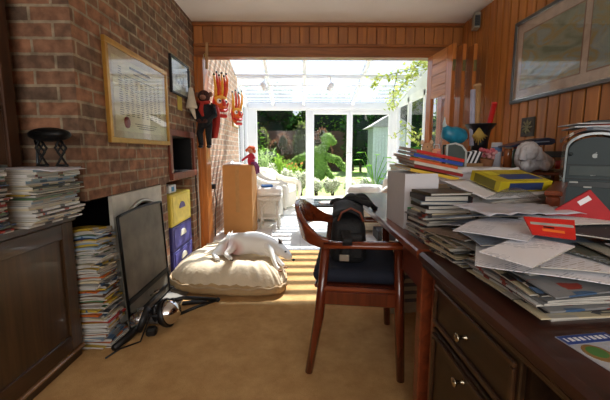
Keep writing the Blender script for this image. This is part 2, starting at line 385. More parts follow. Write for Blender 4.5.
# back wall: eaves beam, big fixed window, french doors
w = B(); w.span((XL-.06, 7.1, 2.0), (2.1, 7.2, EZ+.03), WHITEP, bev=.006); w.span((XL-.06, 7.07, 1.98), (2.1, 7.1, 2.02), WHITEP)
w.span((XL-.06, 7.1, 0), (-.96, 7.2, 2.0), WHITEP); w.span((.175, 7.1, 0), (.24, 7.2, 2.0), WHITEP); w.span((1.95, 7.1, 0), (2.1, 7.2, 2.0), WHITEP)
struct('wall_back', w)
def framed(name, x0, x1, z0, z1, s=.055, y=7.11, d=.07, bar=None):
    w = B(); w.span((x0, y, z0), (x0+s, y+d, z1), WHITEP, bev=.008); w.span((x1-s, y, z0), (x1, y+d, z1), WHITEP, bev=.008)
    w.span((x0+s, y, z0), (x1-s, y+d, z0+s*1.3), WHITEP, bev=.008); w.span((x0+s, y, z1-s), (x1-s, y+d, z1), WHITEP, bev=.008)
    if bar: w.span((x0+s, y+.01, bar), (x1-s, y+d-.01, bar+.05), WHITEP)
    o = struct(name, w); g = B(); g.span((x0+s, y+d/2, z0+s), (x1-s, y+d/2+.006, z1-s), GL); g.build('pane', o)
    return o
framed('window_3', -.96, .175, .02, 2.0, .05)
framed('door_1', .24, 1.06, 0, 1.93, .06); d2 = framed('door_2', 1.06, 1.95, 0, 1.93, .06)
b = B(); b.box((1.09, 7.10, 1.02), (.03, .02, .2), WHITEP, bev=.005); b.tube([(1.09, 7.09, 1.06), (1.09, 7.05, 1.06), (.99, 7.045, 1.06)], .009, CHROME); b.build('handle', d2)
w = B(); w.span((.24, 7.1, 1.93), (1.95, 7.2, 2.0), WHITEP); struct('trim_8', w)
# right glass side
w = B(); w.span((2.04, YO2, 0), (2.1, 7.1, .45), WHITEP)
for yy in (3.9, 4.7, 5.5, 6.3, 7.02): w.span((2.04, yy, .45), (2.1, yy+.08, EZ), WHITEP)
w.span((2.04, YO2, 2.0), (2.1, 7.1, EZ+.03), WHITEP)
w.prism([(YO2, EZ), (7.1, EZ), (YO2, rz_(YO2)-.02)], 'x', 2.05, 2.09, WHITER)
struct('wall_conservatory_right', w)
w = B(); w.span((2.065, YO2, .45), (2.071, 7.1, 2.0), GL); struct('window_5', w)
# roof: rafters, glazing and its closely set bars
w = B()
def slope_box(x0, x1, y0, y1, dz0, dz1, m, bb):
    bb.add([(x0,y0,rz_(y0)+dz0),(x1,y0,rz_(y0)+dz0),(x1,y1,rz_(y1)+dz0),(x0,y1,rz_(y1)+dz0),(x0,y0,rz_(y0)+dz1),(x1,y0,rz_(y0)+dz1),(x1,y1,rz_(y1)+dz1),(x0,y1,rz_(y1)+dz1)],
           [(0,3,2,1),(4,5,6,7),(0,1,5,4),(1,2,6,5),(2,3,7,6),(3,0,4,7)], m)
RAF = (-1.12, -.56, .08, 1.10, 2.06)
for x in RAF: slope_box(x-.028, x+.028, YO2-.02, 7.18, -.06, .03, WHITEP, w)
slope_box(XL-.06, 2.1, 5.95, 6.0, -.05, .0, WHITER, w)
struct('trim_9', w)
w = B(); RIB = glass_mat('roof_bar', '#b4bec8', .1, .30)
y = YO2+.02
while y < 7.12:
    slope_box(XL-.05, 2.1, y, y+.075, .004, .010, RIB, w); y += .16
struct('trim_10', w)
w = B(); slope_box(XL-.06, 2.12, YO2-.05, 7.2, .012, .02, glass_mat('roof_glass', '#f2f6fc', .12, .085), w); struct('trim_11', w)
# light rail and two spots
b = B(); b.cyl((XL, 5.75, 2.36), (2.05, 5.75, 2.36), .014, WHITEP); b.cyl((XL, 6.15, 2.27), (2.05, 6.15, 2.27), .012, WHITEP)
tag(b.build('light_rail'), 'pair of slim white tubes running across under the glass roof', 'rail')
def spot(x, y, z, aim, label):
    t = thing('spot_lamp', label, 'lamp', (x, y, z), group='white spot lamps under the glass roof')
    b = B(); b.lathe([(0,0),(.035,0),(.035,-.02),(0,-.02)], WHITEP); b.cyl((0,0,-.02),(0,0,-.13), .009, WHITEP); b.build('mount', t)
    M = Matrix.Translation((0,0,-.17)) @ Euler(aim).to_matrix().to_4x4()
    b = B(); b.lathe([(0,.08),(.035,.075),(.045,.03),(.055,-.06),(.05,-.06),(.0,-.045)], WHITER, M=M); b.build('lamp_head', t)
spot(-.6, 5.75, 2.346, (.6,-.5,0), 'white spot lamp on the roof rail, left one nearer the brick wall')
spot(.52, 5.75, 2.346, (.6,.5,0), 'white spot lamp on the roof rail above the french doors')

# ================================================================= GARDEN
g = B(); g.grid(lambda u, v: (-14+32*u, 7.2+28*v, -.02+.05*mnoise.noise(Vector((u*9, v*9, 0)))-.04*(v < .04)), 30, 30, mat('#8aa556', .9, var=.25, scale=3, bump=.5, bscale=80)); tag(g.build('lawn'), 'bright green mown lawn behind the glass doors', 'lawn', kind='structure')
g = B(); g.span((-6, 7.2, -.05), (8, 8.1, .0), mat('#b9b4a8', .9, var=.15)); struct('trim_12', g)
g = B(); g.span((-9, 19.5, -.05), (3.2, 19.8, 2.3), brick_mat('garden_brick', '#6b4a42', '#544240', '#6f665e', .7)); struct('wall_garden', g)
def bush(name, label, cat, c, r, n, ls, m, core, group=None, trunk=0, seed=1, lobes=6):
    rr = random.Random(seed); t = thing(name, label, cat, c, group=group)
    b = B(); pts = []
    lob = [(Vector((rr.uniform(-.55,.55)*r[0], rr.uniform(-.55,.55)*r[1], rr.uniform(-.4,.55)*r[2])), rr.uniform(.45,.7)) for _ in range(lobes)] + [(Vector((0,0,0)), .75)]
    z0 = trunk + r[2]
    for p, k in lob:
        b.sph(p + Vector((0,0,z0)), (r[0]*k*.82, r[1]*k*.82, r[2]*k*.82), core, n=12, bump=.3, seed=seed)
    for i in range(n):
        p, k = rr.choice(lob); d = Vector((rr.gauss(0,1), rr.gauss(0,1), rr.gauss(0,1))).normalized()
        q = p + Vector((d.x*r[0], d.y*r[1], d.z*r[2]))*k*rr.uniform(.8, 1.05) + Vector((0,0,z0))
        if q.z < .01: continue
        b.leaf(q, d + Vector((rr.gauss(0,.6), rr.gauss(0,.6), rr.gauss(0,.6))), ls*rr.uniform(.6,1.3), ls*.6, m)
    b.build('foliage', t, norm=False)
    s = B(); s.cyl((0,0,-.05), (0,0,max(trunk,.1)+r[2]*.4), .04+.03*r[0], mat('#4b3a2a', .9)); s.build('trunk', t)
    return t
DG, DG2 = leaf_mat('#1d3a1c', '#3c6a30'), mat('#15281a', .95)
MG, LG = leaf_mat('#3d6a26', '#7ea843'), leaf_mat('#6c9a34', '#b9d468')
PG = leaf_mat('#a9b592', '#eef0e2', .5)
for i, (x, y, rx, rz2, kk) in enumerate([(-6.3, 17.3, 1.5, 2.1, 0), (-3.2, 17.4, 1.3, 1.7, 1), (5.0, 17.5, 1.7, 2.0, 0), (9.6, 17.5, 1.9, 2.3, 0), (3.15, 17.2, .85, 1.6, 0), (2.0, 22.5, 2.2, 2.4, 1), (-2.5, 23, 1.9, 2.5, 0)]):
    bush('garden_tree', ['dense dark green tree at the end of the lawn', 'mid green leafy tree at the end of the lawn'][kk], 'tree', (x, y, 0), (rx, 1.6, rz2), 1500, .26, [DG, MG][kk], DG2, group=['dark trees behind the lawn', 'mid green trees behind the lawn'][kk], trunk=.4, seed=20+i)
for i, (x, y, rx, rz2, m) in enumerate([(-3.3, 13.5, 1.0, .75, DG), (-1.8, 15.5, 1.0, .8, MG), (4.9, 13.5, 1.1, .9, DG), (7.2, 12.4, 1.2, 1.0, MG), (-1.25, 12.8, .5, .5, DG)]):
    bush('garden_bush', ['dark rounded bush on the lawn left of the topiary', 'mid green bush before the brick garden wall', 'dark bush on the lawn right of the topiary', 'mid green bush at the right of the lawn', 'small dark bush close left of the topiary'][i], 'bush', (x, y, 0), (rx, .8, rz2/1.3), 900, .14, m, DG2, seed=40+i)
RB = leaf_mat('#6a4636', '#a9826a', .3); OL = leaf_mat('#5c6c3c', '#9aa86a', .35)
for i, (x, rz2, m, lab) in enumerate([(-2.3, 1.25, OL, 'olive leafy climber on the garden wall, leftmost'), (-1.1, 1.0, RB, 'reddish brown shrub against the garden wall'), (.05, 1.3, OL, 'olive green shrub against the wall behind the topiary'), (1.15, 1.15, RB, 'reddish brown shrub behind the topiary head')]):
    bush('wall_shrub', lab, 'shrub', (x, 18.6, 0), (.62, .45, rz2), 900, .15, m, mat('#3a3c26', .95), seed=90+i)
h_ = thing('hedge', 'tall dark hedge closing the far end of the garden', 'hedge', (1, 27, 0)); b = B(); b.box((0,.6,2.0), (44,1.2,4.0), DG2, bev=.2, seg=2); rr = random.Random(8)
for i in range(6000): b.leaf((rr.uniform(-16,16), rr.uniform(-.15,.05), rr.uniform(0,4.1)), (rr.gauss(0,1), -1, rr.gauss(.2,.8)), .45, .3, DG)
b.build('foliage', h_, norm=False)
# pale plants in the bed just outside
k = 0
for (x, y, rx, rz2, lab) in [(-.72, 8.55, .22, .33, 'pale silvery plant outside, left end of the big window'), (-.36, 8.5, .22, .30, 'pale silvery plant outside, middle of the big window'), (.02, 8.6, .22, .24, 'pale grey plant outside, right end of the big window'),
                        (.42, 8.5, .24, .15, 'low grey green shrub outside the left french door'), (.85, 8.55, .24, .17, 'low grey green shrub outside, beside the door handle'), (1.3, 8.5, .24, .15, 'low grey green shrub outside the right french door'), (1.75, 8.6, .24, .2, 'grey green shrub outside the far right pane')]:
    bush('pale_shrub', lab, 'shrub', (x, y, 0), (rx*.95, .2, rz2*1.15), 800, .06, PG, mat('#8c9478', .95), seed=60+k, lobes=5); k += 1
def spikes(x, y, h, lab, m, n=26, seed=3, flower=None):
    rr = random.Random(seed); t = thing('tall_plant', lab, 'plant', (x, y, 0)); b = B()
    for i in range(n):
        a = rr.uniform(0, 2*PI); s = rr.uniform(.02, .3); hh = h*rr.uniform(.6, 1)
        pts = [(0,0,0), (s*.4*math.cos(a), s*.4*math.sin(a), hh*.55), (s*math.cos(a), s*math.sin(a), hh)]
        b.tube(pts, [.006,.006,.003], m, n=4)
        for j in range(9):
            f = .3+.7*j/9; p = Vector(pts[1]).lerp(Vector(pts[2]), f) if f > .4 else Vector(pts[1])*f
            b.leaf(p, (rr.gauss(0,1), rr.gauss(0,1), .6), .10, .03, m)
    b.build('foliage', t, norm=False)
    if flower:
        b = B()
        for i in range(14): b.sph((rr.uniform(-.22,.22), rr.uniform(-.1,.1), h*rr.uniform(.75,1.02)), .028, flower, n=6)
        b.build('flower_head', t)
spikes(-.55, 9.2, 1.05, 'tall feathery green plant outside the big window', LG, 34, 3)
spikes(-.15, 9.4, .78, 'tall plant with orange flower heads outside the window', LG, 30, 5, mat('#d08a4a', .8))
spikes(-.95, 9.0, 1.2, 'tall light green plant at the window left edge', leaf_mat('#8fb070', '#d4e2b0'), 34, 8)
# topiary animal
t = thing('topiary', 'clipped green topiary shaped like a long-armed animal on the lawn', 'topiary', (.75, 12, 0))
rr = random.Random(4); b = B(); core = mat('#6d8c46', .95, var=.3); blobs = []
def chain(p, q, r0, r1, n):
    for i in range(n):
        f = i/(n-1); blobs.append((Vector(p).lerp(Vector(q), f), r0+(r1-r0)*f))
chain((.0,0,.55), (-.02,0,1.0), .27, .24, 4); chain((.0,0,1.1), (.15,0,1.3), .2, .16, 3); blobs.append((Vector((.24,-.02,1.52)), .25)); blobs.append((Vector((.44,-.1,1.44)), .12))
chain((-.15,0,1.12), (-.85,0,.80), .16, .12, 6); chain((-.85,0,.80), (-1.5,0,.35), .12, .09, 7); chain((.1,-.1,.95), (.60,-.1,.78), .14, .13, 5); chain((.60,-.1,.78), (.86,-.1,.50), .13, .11, 4); chain((.1,0,.5), (.42,0,.15), .17, .12, 4)
chain((-.1,0,.3), (-.2,0,.1), .3, .25, 2)
for p, r_ in blobs: b.sph(p, r_*.93, core, n=12, bump=.12, bs=3)
lm = leaf_mat('#6a8c46', '#b2cc7e', .4)
for i in range(4200):
    p, r_ = rr.choice(blobs); d = Vector((rr.gauss(0,1), rr.gauss(0,1), rr.gauss(0,1))).normalized()
    b.leaf(p+d*r_*rr.uniform(.88,1.02), d+Vector((rr.gauss(0,.7), rr.gauss(0,.7), rr.gauss(0,.7))), .055, .04, lm)
b.build('foliage', t, norm=False)
# slatted block and roof, added to stand in for reflections in the right door
t = thing('reflection_block', 'pale blue-grey slatted block standing in for reflections in the right door', 'stand-in', (3.05, 11.2, 0))
b = B(); SH = mat('#b9c6cc', .7, var=.1)
for i in range(12): b.box((-.55+i*.1, 0, .95), (.09, .03, 1.9), SH, bev=.004)
b.box((0, .5, .95), (1.15, .9, 1.86), mat('#8d999e', .8)); b.build('wall', t)
b = B(); b.prism([(-.75,1.9),(.75,1.9),(.0,2.35)], 'y', -.15, 1.1, mat('#8e9194', .8)); b.build('roof', t)

# ---------------------------------------------------------------- climbing plant along the right rafter
t = thing('climbing_plant', 'yellow-green climbing plant trailing along the right roof edge', 'plant', (1.95, 5.6, .0)); rr = random.Random(12)
b = B(); lv = B(); VM = leaf_mat('#8fa636', '#dfe08a', .5)
def vine(pts, n, sp=.07):
    pts = [Vector(p)-Vector((1.95,5.6,0)) for p in pts]; b.tube(pts, .006, mat('#6b6a35', .8), n=5)
    for i in range(n):
        f = rr.random()*(len(pts)-1); k = min(int(f), len(pts)-2); p = pts[k].lerp(pts[k+1], f-k)
        q = p+Vector((rr.gauss(0,sp), rr.gauss(0,sp), rr.gauss(0,sp))); q.x = min(q.x, -.03)
        lv.leaf(q, (rr.gauss(0,1), rr.gauss(0,1), rr.gauss(-.3,.8)), .085, .055, VM)
vine([(1.84,4.3,.01),(1.84,4.6,2.2),(1.84,5.0,2.5),(1.83,5.6,2.36),(1.84,6.3,2.2),(1.82,6.9,2.02)], 420, .06)
vine([(1.98,5.0,2.45),(1.75,5.4,2.38),(1.5,5.7,2.36),(1.3,5.75,2.34),(1.25,5.8,2.2)], 70, .05)
vine([(1.6,5.6,2.36),(1.65,6.0,2.1),(1.8,6.4,1.95)], 40, .05)
vine([(1.9,4.35,.5),(1.88,5.3,1.3),(1.86,5.9,1.5),(1.85,6.6,1.4)], 90, .07)
b.build('stem', t); lv.build('foliage', t, norm=False)
# potted plant by the doors
t = thing('potted_plant', 'green broad-leaved plant in a pot behind the cream armchair', 'plant', (1.22, 5.35, 0)); b = B()
b.lathe([(0,0),(.12,0),(.17,.32),(.18,.32),(.18,.35),(.15,.35),(.14,.3),(0,.3)], mat('#b06a45', .8)); b.build('pot', t)
b = B(); rr = random.Random(5); GM = leaf_mat('#4f8f2c', '#9bd05a', .4)
for i in range(13):
    a = i*2.4; h0 = .5+.04*i; tip = Vector((.22*math.cos(a), .2*math.sin(a), h0+.1))
    b.tube([(0,0,.3), (tip.x*.3, tip.y*.3, h0*.8), tip], .006, GM, n=5); b.leaf(tip, (math.cos(a), math.sin(a), -.1), .19, .12, GM)
b.build('foliage', t, norm=False)

# ---------------------------------------------------------------- wicker seats
WICK = mat('#e6dfd0', .7, var=.12, scale=70, bump=.8, bscale=220)
CUSH = mat('#f1ece2', .9, var=.04, bump=.3, bscale=40)
def armchair(label, loc, rz, s=1, backh=.82, w=.68, d=.66, armh=.52):
    t = thing('wicker_armchair', label, 'armchair', loc, rz)
    b = B(); b.box((0,0,.17), (d*.86, w*.86, .28), WICK, bev=.04, seg=2, taper=.95)
    for sx in (-1,1):
        for sy in (-1,1): b.tube([(sx*d*.40, sy*w*.40, 0), (sx*d*.38, sy*w*.38, .1)], [.022,.03], WICK)
    b.build('base', t)
    for sy in (-1, 1):                      # rolled arms sweeping down to the front
        b = B(); b.box((.0, sy*(w/2-.05), armh*.55), (d*.8, .05, armh*.72), WICK, bev=.015)
        b.tube([(-d*.45, sy*w/2, armh+.16), (-d*.25, sy*w/2, armh+.06), (0, sy*w/2, armh), (d*.3, sy*w/2, armh-.01), (d*.45, sy*w/2, armh-.06), (d*.48, sy*w/2, armh-.18), (d*.46, sy*w*.46, .12)], [.05,.055,.06,.06,.055,.04,.03], WICK, n=10)
        b.build('arm', t)
    b = B()
    def bk(u, v):
        a = (u-.5)*1.5; return (-d*.5 - .06*v + .16*(a*a)*.5, w*.5*math.sin(a)*1.05, .25+(backh-.25)*v*(1-.12*a*a))
    b.grid(bk, 12, 8, WICK); o = b.build('backrest', t); solidify(o, .05)
    b = B(); b.box((.03, 0, .37), (d*.78, w*.74, .15), CUSH, bev=.055, seg=3); b.build('seat_cushion', t)
    b = B(); b.box((-d*.33, 0, .58), (.14, w*.64, .34), CUSH, bev=.055, seg=3, rot=(0,-.2,0)); b.build('back_cushion', t)
    return t
armchair('white wicker armchair nearer the tall cardboard box', (-.60, 5.35, 0), -.12)
armchair('white wicker armchair farther back, by the big window', (-.42, 6.45, 0), -.35, backh=.78)
armchair('cream wicker armchair behind the wooden chair on the right', (1.03, 4.6, 0), 2.7, backh=.74, armh=.46)
t = thing('wicker_stool', 'white wicker stool with a rounded cushion beside the tall box', 'stool', (-.43, 4.70, 0)); b = B()
for sx in (-1,1):
    for sy in (-1,1): b.tube([(sx*.13, sy*.13, 0), (sx*.11, sy*.11, .2), (sx*.13, sy*.13, .46)], .02, WICK)
b.box((0,0,.44), (.33,.33,.06), WICK, bev=.02, seg=2); b.box((0,0,.16), (.27,.27,.03), WICK, bev=.01)
for a in range(4):
    c, s_ = math.cos(a*PI/2), math.sin(a*PI/2)
    b.tube([(c*.13-s_*.13, s_*.13+c*.13, .3), (c*.14, s_*.14, .4), (c*.13+s_*.13, s_*.13-c*.13, .3)], .01, WICK, n=6)
b.build('frame', t); b = B(); b.box((0,0,.53), (.35,.35,.12), CUSH, bev=.055, seg=3); b.build('cushion', t)
b = B(); b.box((0,0,.018), (.16,.11,.036), mat('#2a66a8', .5), bev=.008); tag(b.build('blue_book', None, (-.47, 4.64, .59), .3), 'small blue book on the rounded white stool cushion', 'book')
t = thing('cushion', 'large cream cushion lying on the cream wicker armchair', 'cushion', (.94, 4.63, .455), rot=(0, 0, -.44)); b = B(); b.box((0,0,.085), (.44,.44,.15), CUSH, bev=.06, seg=4); b.build('cushion_pad', t)
b = B(); b.box((0,0,.085), (.452,.452,.014), CREAM, bev=.005); b.build('piping', t)
b = B(); b.box((0,0,.06), (.22,.28,.12), mat('#3a3a3c', .7), bev=.003); tag(b.build('dark_box', None, (1.06, 4.06, .0)), 'dark box on the tiles before the cream wicker armchair', 'box')
# glass coffee table with newspapers
t = thing('coffee_table', 'low glass coffee table with dark rim behind the wooden chair', 'table', (.26, 4.35, 0)); b = B()
for sx in (-1,1):
    for sy in (-1,1): b = B(); b.cyl((sx*.22, sy*.26, 0), (sx*.22, sy*.26, .40), .018, mat('#3c3430', .4)); b.build('leg', t)
b = B(); b.box((0,0,.41), (.52,.60,.02), mat('#7d8588', .08), bev=.004); b.build('tabletop', t)
b = B()
for sx in (-1,1): b.box((sx*.265,0,.41), (.012,.612,.026), BLACK)
for sy in (-1,1): b.box((0,sy*.306,.41), (.54,.012,.026), BLACK)
b.build('rim', t)
PK = cover_mat('newspaper_print', '#d9c4b4', ['#b98470', '#e8e0d6', '#8c8a88'], 30)
b = B(); b.grid(lambda u, v: (-.13+.26*u, -.1+.2*v, .006+.012*math.sin(u*PI)*v), 8, 6, PK); tag(solidify(b.build('newspaper', None, (.38, 4.22, .423), .2), .008), 'pinkish folded newspaper on the glass coffee table', 'newspaper')

# ---------------------------------------------------------------- tall cardboard box, doll, white cloth
CARD = mat('#c18a4e', .8, var=.06, scale=6); CARD2 = mat('#c9955a', .8, var=.05)
t = thing('cardboard_box', 'tall brown cardboard box standing behind the dog bed', 'box', (-.80, 4.42, 0), -.06); b = B()
b.box((0,0,.455), (.38,.34,.90), CARD, bev=.004); b.build('carton', t)
b = B(); b.box((-.094,0,.908), (.186,.34,.006), CARD2, rot=(0,.01,0)); b.box((.094,0,.909), (.186,.34,.006), CARD2, rot=(0,-.01,0)); b.build('flap', t)
b = B(); b.box((0,-.1705,.6), (.05,.001,.6), mat('#b98a50', .35)); b.box((0,0,.9125), (.05,.345,.001), mat('#b98a50', .35)); b.build('tape', t)
b = B(); rr = random.Random(2)
b.grid(lambda u, v: (-.13+.24*u, -.1+.2*v, .004+.045*abs(mnoise.noise(Vector((u*4, v*4, 3))))*math.sin(u*PI)*math.sin(v*PI)*2), 16, 14, mat('#f4f1ec', .9)); tag(solidify(b.build('white_cloth', None, (-.87, 4.42, .915)), .006, 1), 'crumpled white cloth lying on top of the tall box', 'cloth')
t = thing('rag_doll', 'small red rag doll sitting on the edge of the tall box', 'doll', (-.64, 4.36, .915), -.3); b = B()
RED = mat('#c8324a', .8); ORG = mat('#d8622c', .9, bump=.8, bscale=60); SK = mat('#e0a084', .8)
b.tube([(0,0,.0),(0,0,.05),(0,0,.13),(0,0,.15)], [.04,.048,.036,.02], RED, n=12)
b.tube([(-.03,0,.12),(-.08,-.03,.08),(-.11,-.05,.05)], [.017,.015,.013], RED); b.tube([(.03,0,.12),(.07,-.04,.09),(.03,-.07,.06)], [.017,.015,.013], RED)
b.build('body', t)
b = B(); b.tube([(.0,-.02,.022),(.05,-.03,.022),(.085,-.03,-.03),(.09,-.03,-.12)], [.02,.02,.018,.014], mat('#7a3a6a', .8)); b.tube([(.0,.03,.022),(.05,.03,.022),(.085,.035,-.03),(.09,.035,-.11)], [.02,.02,.018,.014], mat('#7a3a6a', .8)); b.build('leg', t)
b = B(); b.sph((0,-.005,.185), .04, SK, n=12); b.sph((-.014,-.043,.19), .005, BLACK, n=6); b.sph((.014,-.043,.19), .005, BLACK, n=6); b.sph((0,-.047,.18), .006, RED, n=6); b.build('head', t)
b = B(); b.sph((0,.008,.205), (.052,.045,.038), ORG, n=14, bump=.5, bs=6); b.sph((-.06,0,.19), (.022,.02,.022), ORG, n=8, bump=.5); b.sph((.05,0,.175), (.02,.02,.03), ORG, n=8, bump=.5); b.build('hair', t)

# ---------------------------------------------------------------- carved masks on the conservatory brick wall
def mask(label, loc, s, n, seed):
    t = thing('carved_mask', label, 'mask', loc, -.8, group=None); t.scale = (s, s, s)
    YEL, RD, OR = mat('#e8a82a', .5), mat('#c8281c', .5), mat('#e2661c', .5)
    b = B(); b.sph((0,0,-.02), (.075,.115,.17), OR, n=18); b.sph((.02,0,.08), (.07,.12,.07), YEL, n=14); b.build('face', t)
    b = B(); q = Matrix.Rotation(.8, 3, 'Z') @ Vector((-(loc[0]-XL)/s, 0, 0)); b.cyl((0,0,.02), tuple(q+Vector((0,0,.02))), .012, BLACK, n=8); b.build('wall_peg', t)
    b = B()
    for i in range(n):
        a = -.6+1.2*i/(n-1); y0 = .085*a/.6
        b.tube([(.02,y0,.12), (.05,y0*1.2,.24), (.05,y0*1.35,.36+.03*(i%2)), (.02,y0*1.3,.45+.04*(i%2))], [.026,.024,.018,.008], [YEL, RD, OR][i%3], n=8)
        b.sph((.03, y0*1.3, .455+.04*(i%2)), .018, BLACK, n=8)
    b.build('crown', t)
    for sy in (-1,1):
        e = B(); e.sph((.065,sy*.055,.045), (.03,.042,.042), mat('#f3efe6', .3), n=12); o = e.build('eye', t)
        e = B(); e.sph((.092,sy*.056,.045), (.008,.018,.020), BLACK, n=10); e.build('pupil', o)
    b = B(); b.tube([(.09,0,.07),(.13,0,.0),(.12,0,-.03)], [.02,.03,.025], RD, n=8); b.build('nose', t)
    b = B(); b.tube([(.04,-.10,-.07),(.075,-.05,-.10),(.085,0,-.11),(.075,.05,-.10),(.04,.10,-.07)], .026, RD, n=8); b.box((.075,0,-.185), (.07,.15,.06), RD, bev=.02)
    b.build('mouth', t)
    b = B()
    for k in range(5): b.box((.108-.003*abs(k-2), -.056+.028*k, -.145), (.012,.02,.03), mat('#f3efe6', .3), bev=.003)
    b.build('teeth', t)
    for sy in (-1,1):
        b = B(); b.tube([(.0,sy*.10,.12),(.02,sy*.13,.03),(.0,sy*.105,-.1)], [.014,.02,.012], RD, n=8); b.build('ear', t)
mask('large red and yellow carved mask with a flaming crown, on pale brick', (-.985, 4.2, 1.66), .76, 6, 1)
mask('smaller orange carved mask on pale brick, nearer the big window', (-1.0, 5.35, 1.66), .75, 4, 2)
t = thing('hanging_board', 'white board with thin gold rim hung behind the smaller mask', 'board', (XL+.012, 5.72, 1.7)); b = B(); b.box((0,0,0), (.012,.46,.4), mat('#eeeadf', .7)); b.build('board', t)
b = B(); G_ = mat('#b8954a', .4)
for z in (-.2,.2): b.box((.0,0,z), (.022,.48,.014), G_)
for y in (-.233,.233): b.box((.0,y,0), (.022,.014,.4), G_)
b.build('rim', t)
# electric adaptor on the brick
t = thing('plug_adaptor', 'black plug in a wall socket on the conservatory brick', 'plug', (XL, 4.05, .66)); b = B(); b.box((.006,0,0), (.012,.15,.09), mat('#cfcabd', .5), bev=.003); b.build('socket_plate', t)
b = B(); b.box((.037,.0,.0), (.05,.055,.06), BLACK, bev=.008); b.build('plug', t)
b = B(); b.tube([(.05,0,-.02),(.06,.02,-.2),(.03,.05,-.42),(.03,.05,-.64)], .006, BLACK, n=6); b.build('cord', t)

# ================================================================= LEFT SIDE
# fireplace: metal surround with an arched mouth, leaning fire screen, slate hearth
t = thing('fireplace', 'grey metal fireplace surround with arched opening in the brick', 'fireplace', (XL, 2.25, 0)); b = B()
PEW = mat('#c2beb2', .5, .0, var=.2, scale=9)
arch = [(-.25, .03)] + [(-.25+.5*i/12, .66+.09*math.sin(PI*i/12)) for i in range(13)] + [(.25, .03)]
out = [(-.34,.03)] + [(-.34+.68*i/12, .825) for i in range(13)] + [(.34,.03)]
n = len(arch)
for xx in (-.012, .010):
    b.add([(xx, y, z) for y, z in out] + [(xx, y, z) for y, z in arch], [(i, i+1, n+i+1, n+i) for i in range(n-1)], PEW)
b.add([(-.012, y, z) for y, z in arch] + [(.010, y, z) for y, z in arch], [(i, i+1, n+i+1, n+i) for i in range(n-1)], PEW)
b.add([(-.012, y, z) for y, z in out] + [(.010, y, z) for y, z in out], [(i, i+1, n+i+1, n+i) for i in range(n-1)], PEW)
b.build('surround', t)
b = B(); b.tube([(.018, y, z) for y, z in arch], .014, mat('#a5a196', .35, .6)); b.build('arch_rim', t)
b = B(); b.span((-.30, -.24, .0), (-.02, .24, .12), IRON)
for i in range(9): b.cyl((-.02, -.22+i*.055, .03), (-.02, -.22+i*.055, .2), .007, IRON, n=6)
b.build('grate', t)
h = B(); h.span((-1.1, 1.98, 0), (-.86, 2.70, .018), mat('#6d675e', .55, var=.3, scale=8), bev=.004); struct('trim_13', h)
t = thing('fire_screen', 'dark metal fire screen leaning against the fireplace', 'screen', (-1.025, 2.165, .02), rot=(0, -.045, 0)); b = B()
poly = [(-.295, .0), (.295, .0), (.295, .685)] + [(.295-.59*i/14, .69+.015*math.sin(PI*i/14)) for i in range(15)] + [(-.295, .685)]
b.prism(poly, 'x', 0, .012, mat('#6a6254', .6, .2, var=.35, scale=7)); b.build('panel', t)
b = B(); b.tube([(.012, y, z) for y, z in poly] + [(.012, -.29, 0)], .009, IRON, n=6); b.box((.016, 0, .17), (.012, .58, .03), IRON); b.box((.016,0,.06), (.014,.5,.02), IRON); b.build('rim', t)
b = B(); b.tube([(.02,-.03,.10),(.05,-.03,.11),(.05,.03,.11),(.02,.03,.10)], .006, mat('#8c8270', .3, .8), n=6); b.build('handle', t)
# tongs on hearth
t = thing('fire_tongs', 'short steel fire tongs lying on the hearth beside the dog bed', 'tongs', (-.93, 2.52, .026), .5); b = B(); b.cyl((-.09,-.02,0), (.08,.0,0), .007, CHROME, n=8); b.cyl((-.09,.02,0), (.08,.0,0), .007, CHROME, n=8); b.build('arm', t)
b = B(); b.cyl((.06,0,.004), (.12,.0,.004), .012, BLACK, n=8); b.build('grip', t)
# recess with red-brown frame
t = thing('recess_frame', 'red-brown wooden frame around the small dark wall recess', 'frame', (XL, 3.125, 1.06)); RW = wood('#552415', '#8a3f24', 'z', .4)
for nm, a, c in (('top_rail', (.0, -.335, .16), (.02, .325, .215)), ('bottom_rail', (.0, -.335, -.215), (.035, .325, -.16)), ('side_rail', (.0, -.335, -.16), (.02, -.275, .16)), ('side_rail', (.0, .275, -.16), (.02, .325, .16))):
    b = B(); b.span(a, c, RW, bev=.003); b.build(nm, t)
b = B(); b.grid(lambda u, v: (-.06+.1*u, -.1+.2*v, .004+.02*u*(1-v)), 6, 6, WPAPER); tag(solidify(b.build('envelope', None, (XL-.10, 3.05, .902)), .003), 'white envelope lying inside the dark wall recess', 'envelope')
# storage boxes in the log niche
def filebox(label, z, col, lab, pull, h):
    t = thing('storage_box', label, 'box', (-1.255, 3.03, z)); M_ = mat(col, .6, var=.06)
    b = B(); b.box((0,0,h/2), (.32,.50,h-.002), M_, bev=.008); b.build('box', t)
    b = B(); b.box((.162,0,h/2), (.004,.42,h-.05), mat(lab, .6)); b.build('drawer_front', t)
    b = B(); b.prism([(.07*math.cos(PI*i/10), h*.5+.055*math.sin(PI*i/10)) for i in range(11)], 'x', .160, .170, mat(pull, .5)); b.build('finger_pull', t)
filebox('purple card storage box at the bottom of the niche stack', 0.0, '#38347a', '#433f8a', '#e0dcc8', .21)
filebox('purple card storage box between the yellow and the bottom purple one', .211, '#38347a', '#433f8a', '#e0dcc8', .22)
filebox('bright yellow card storage box with purple pull, top of the niche stack', .432, '#e3cc4c', '#f0dc6c', '#5a4f90', .285)
t = thing('paper_carton', 'small white carton with blue mark on top of the yellow box', 'carton', (-1.19, 2.93, .719)); b = B(); b.box((0,0,.035), (.12,.16,.07), mat('#dfe4e6', .6), bev=.004); b.build('carton', t); b = B(); b.box((.061,.0,.035), (.002,.06,.04), mat('#3a8fc0', .5)); b.build('blue_mark', t)
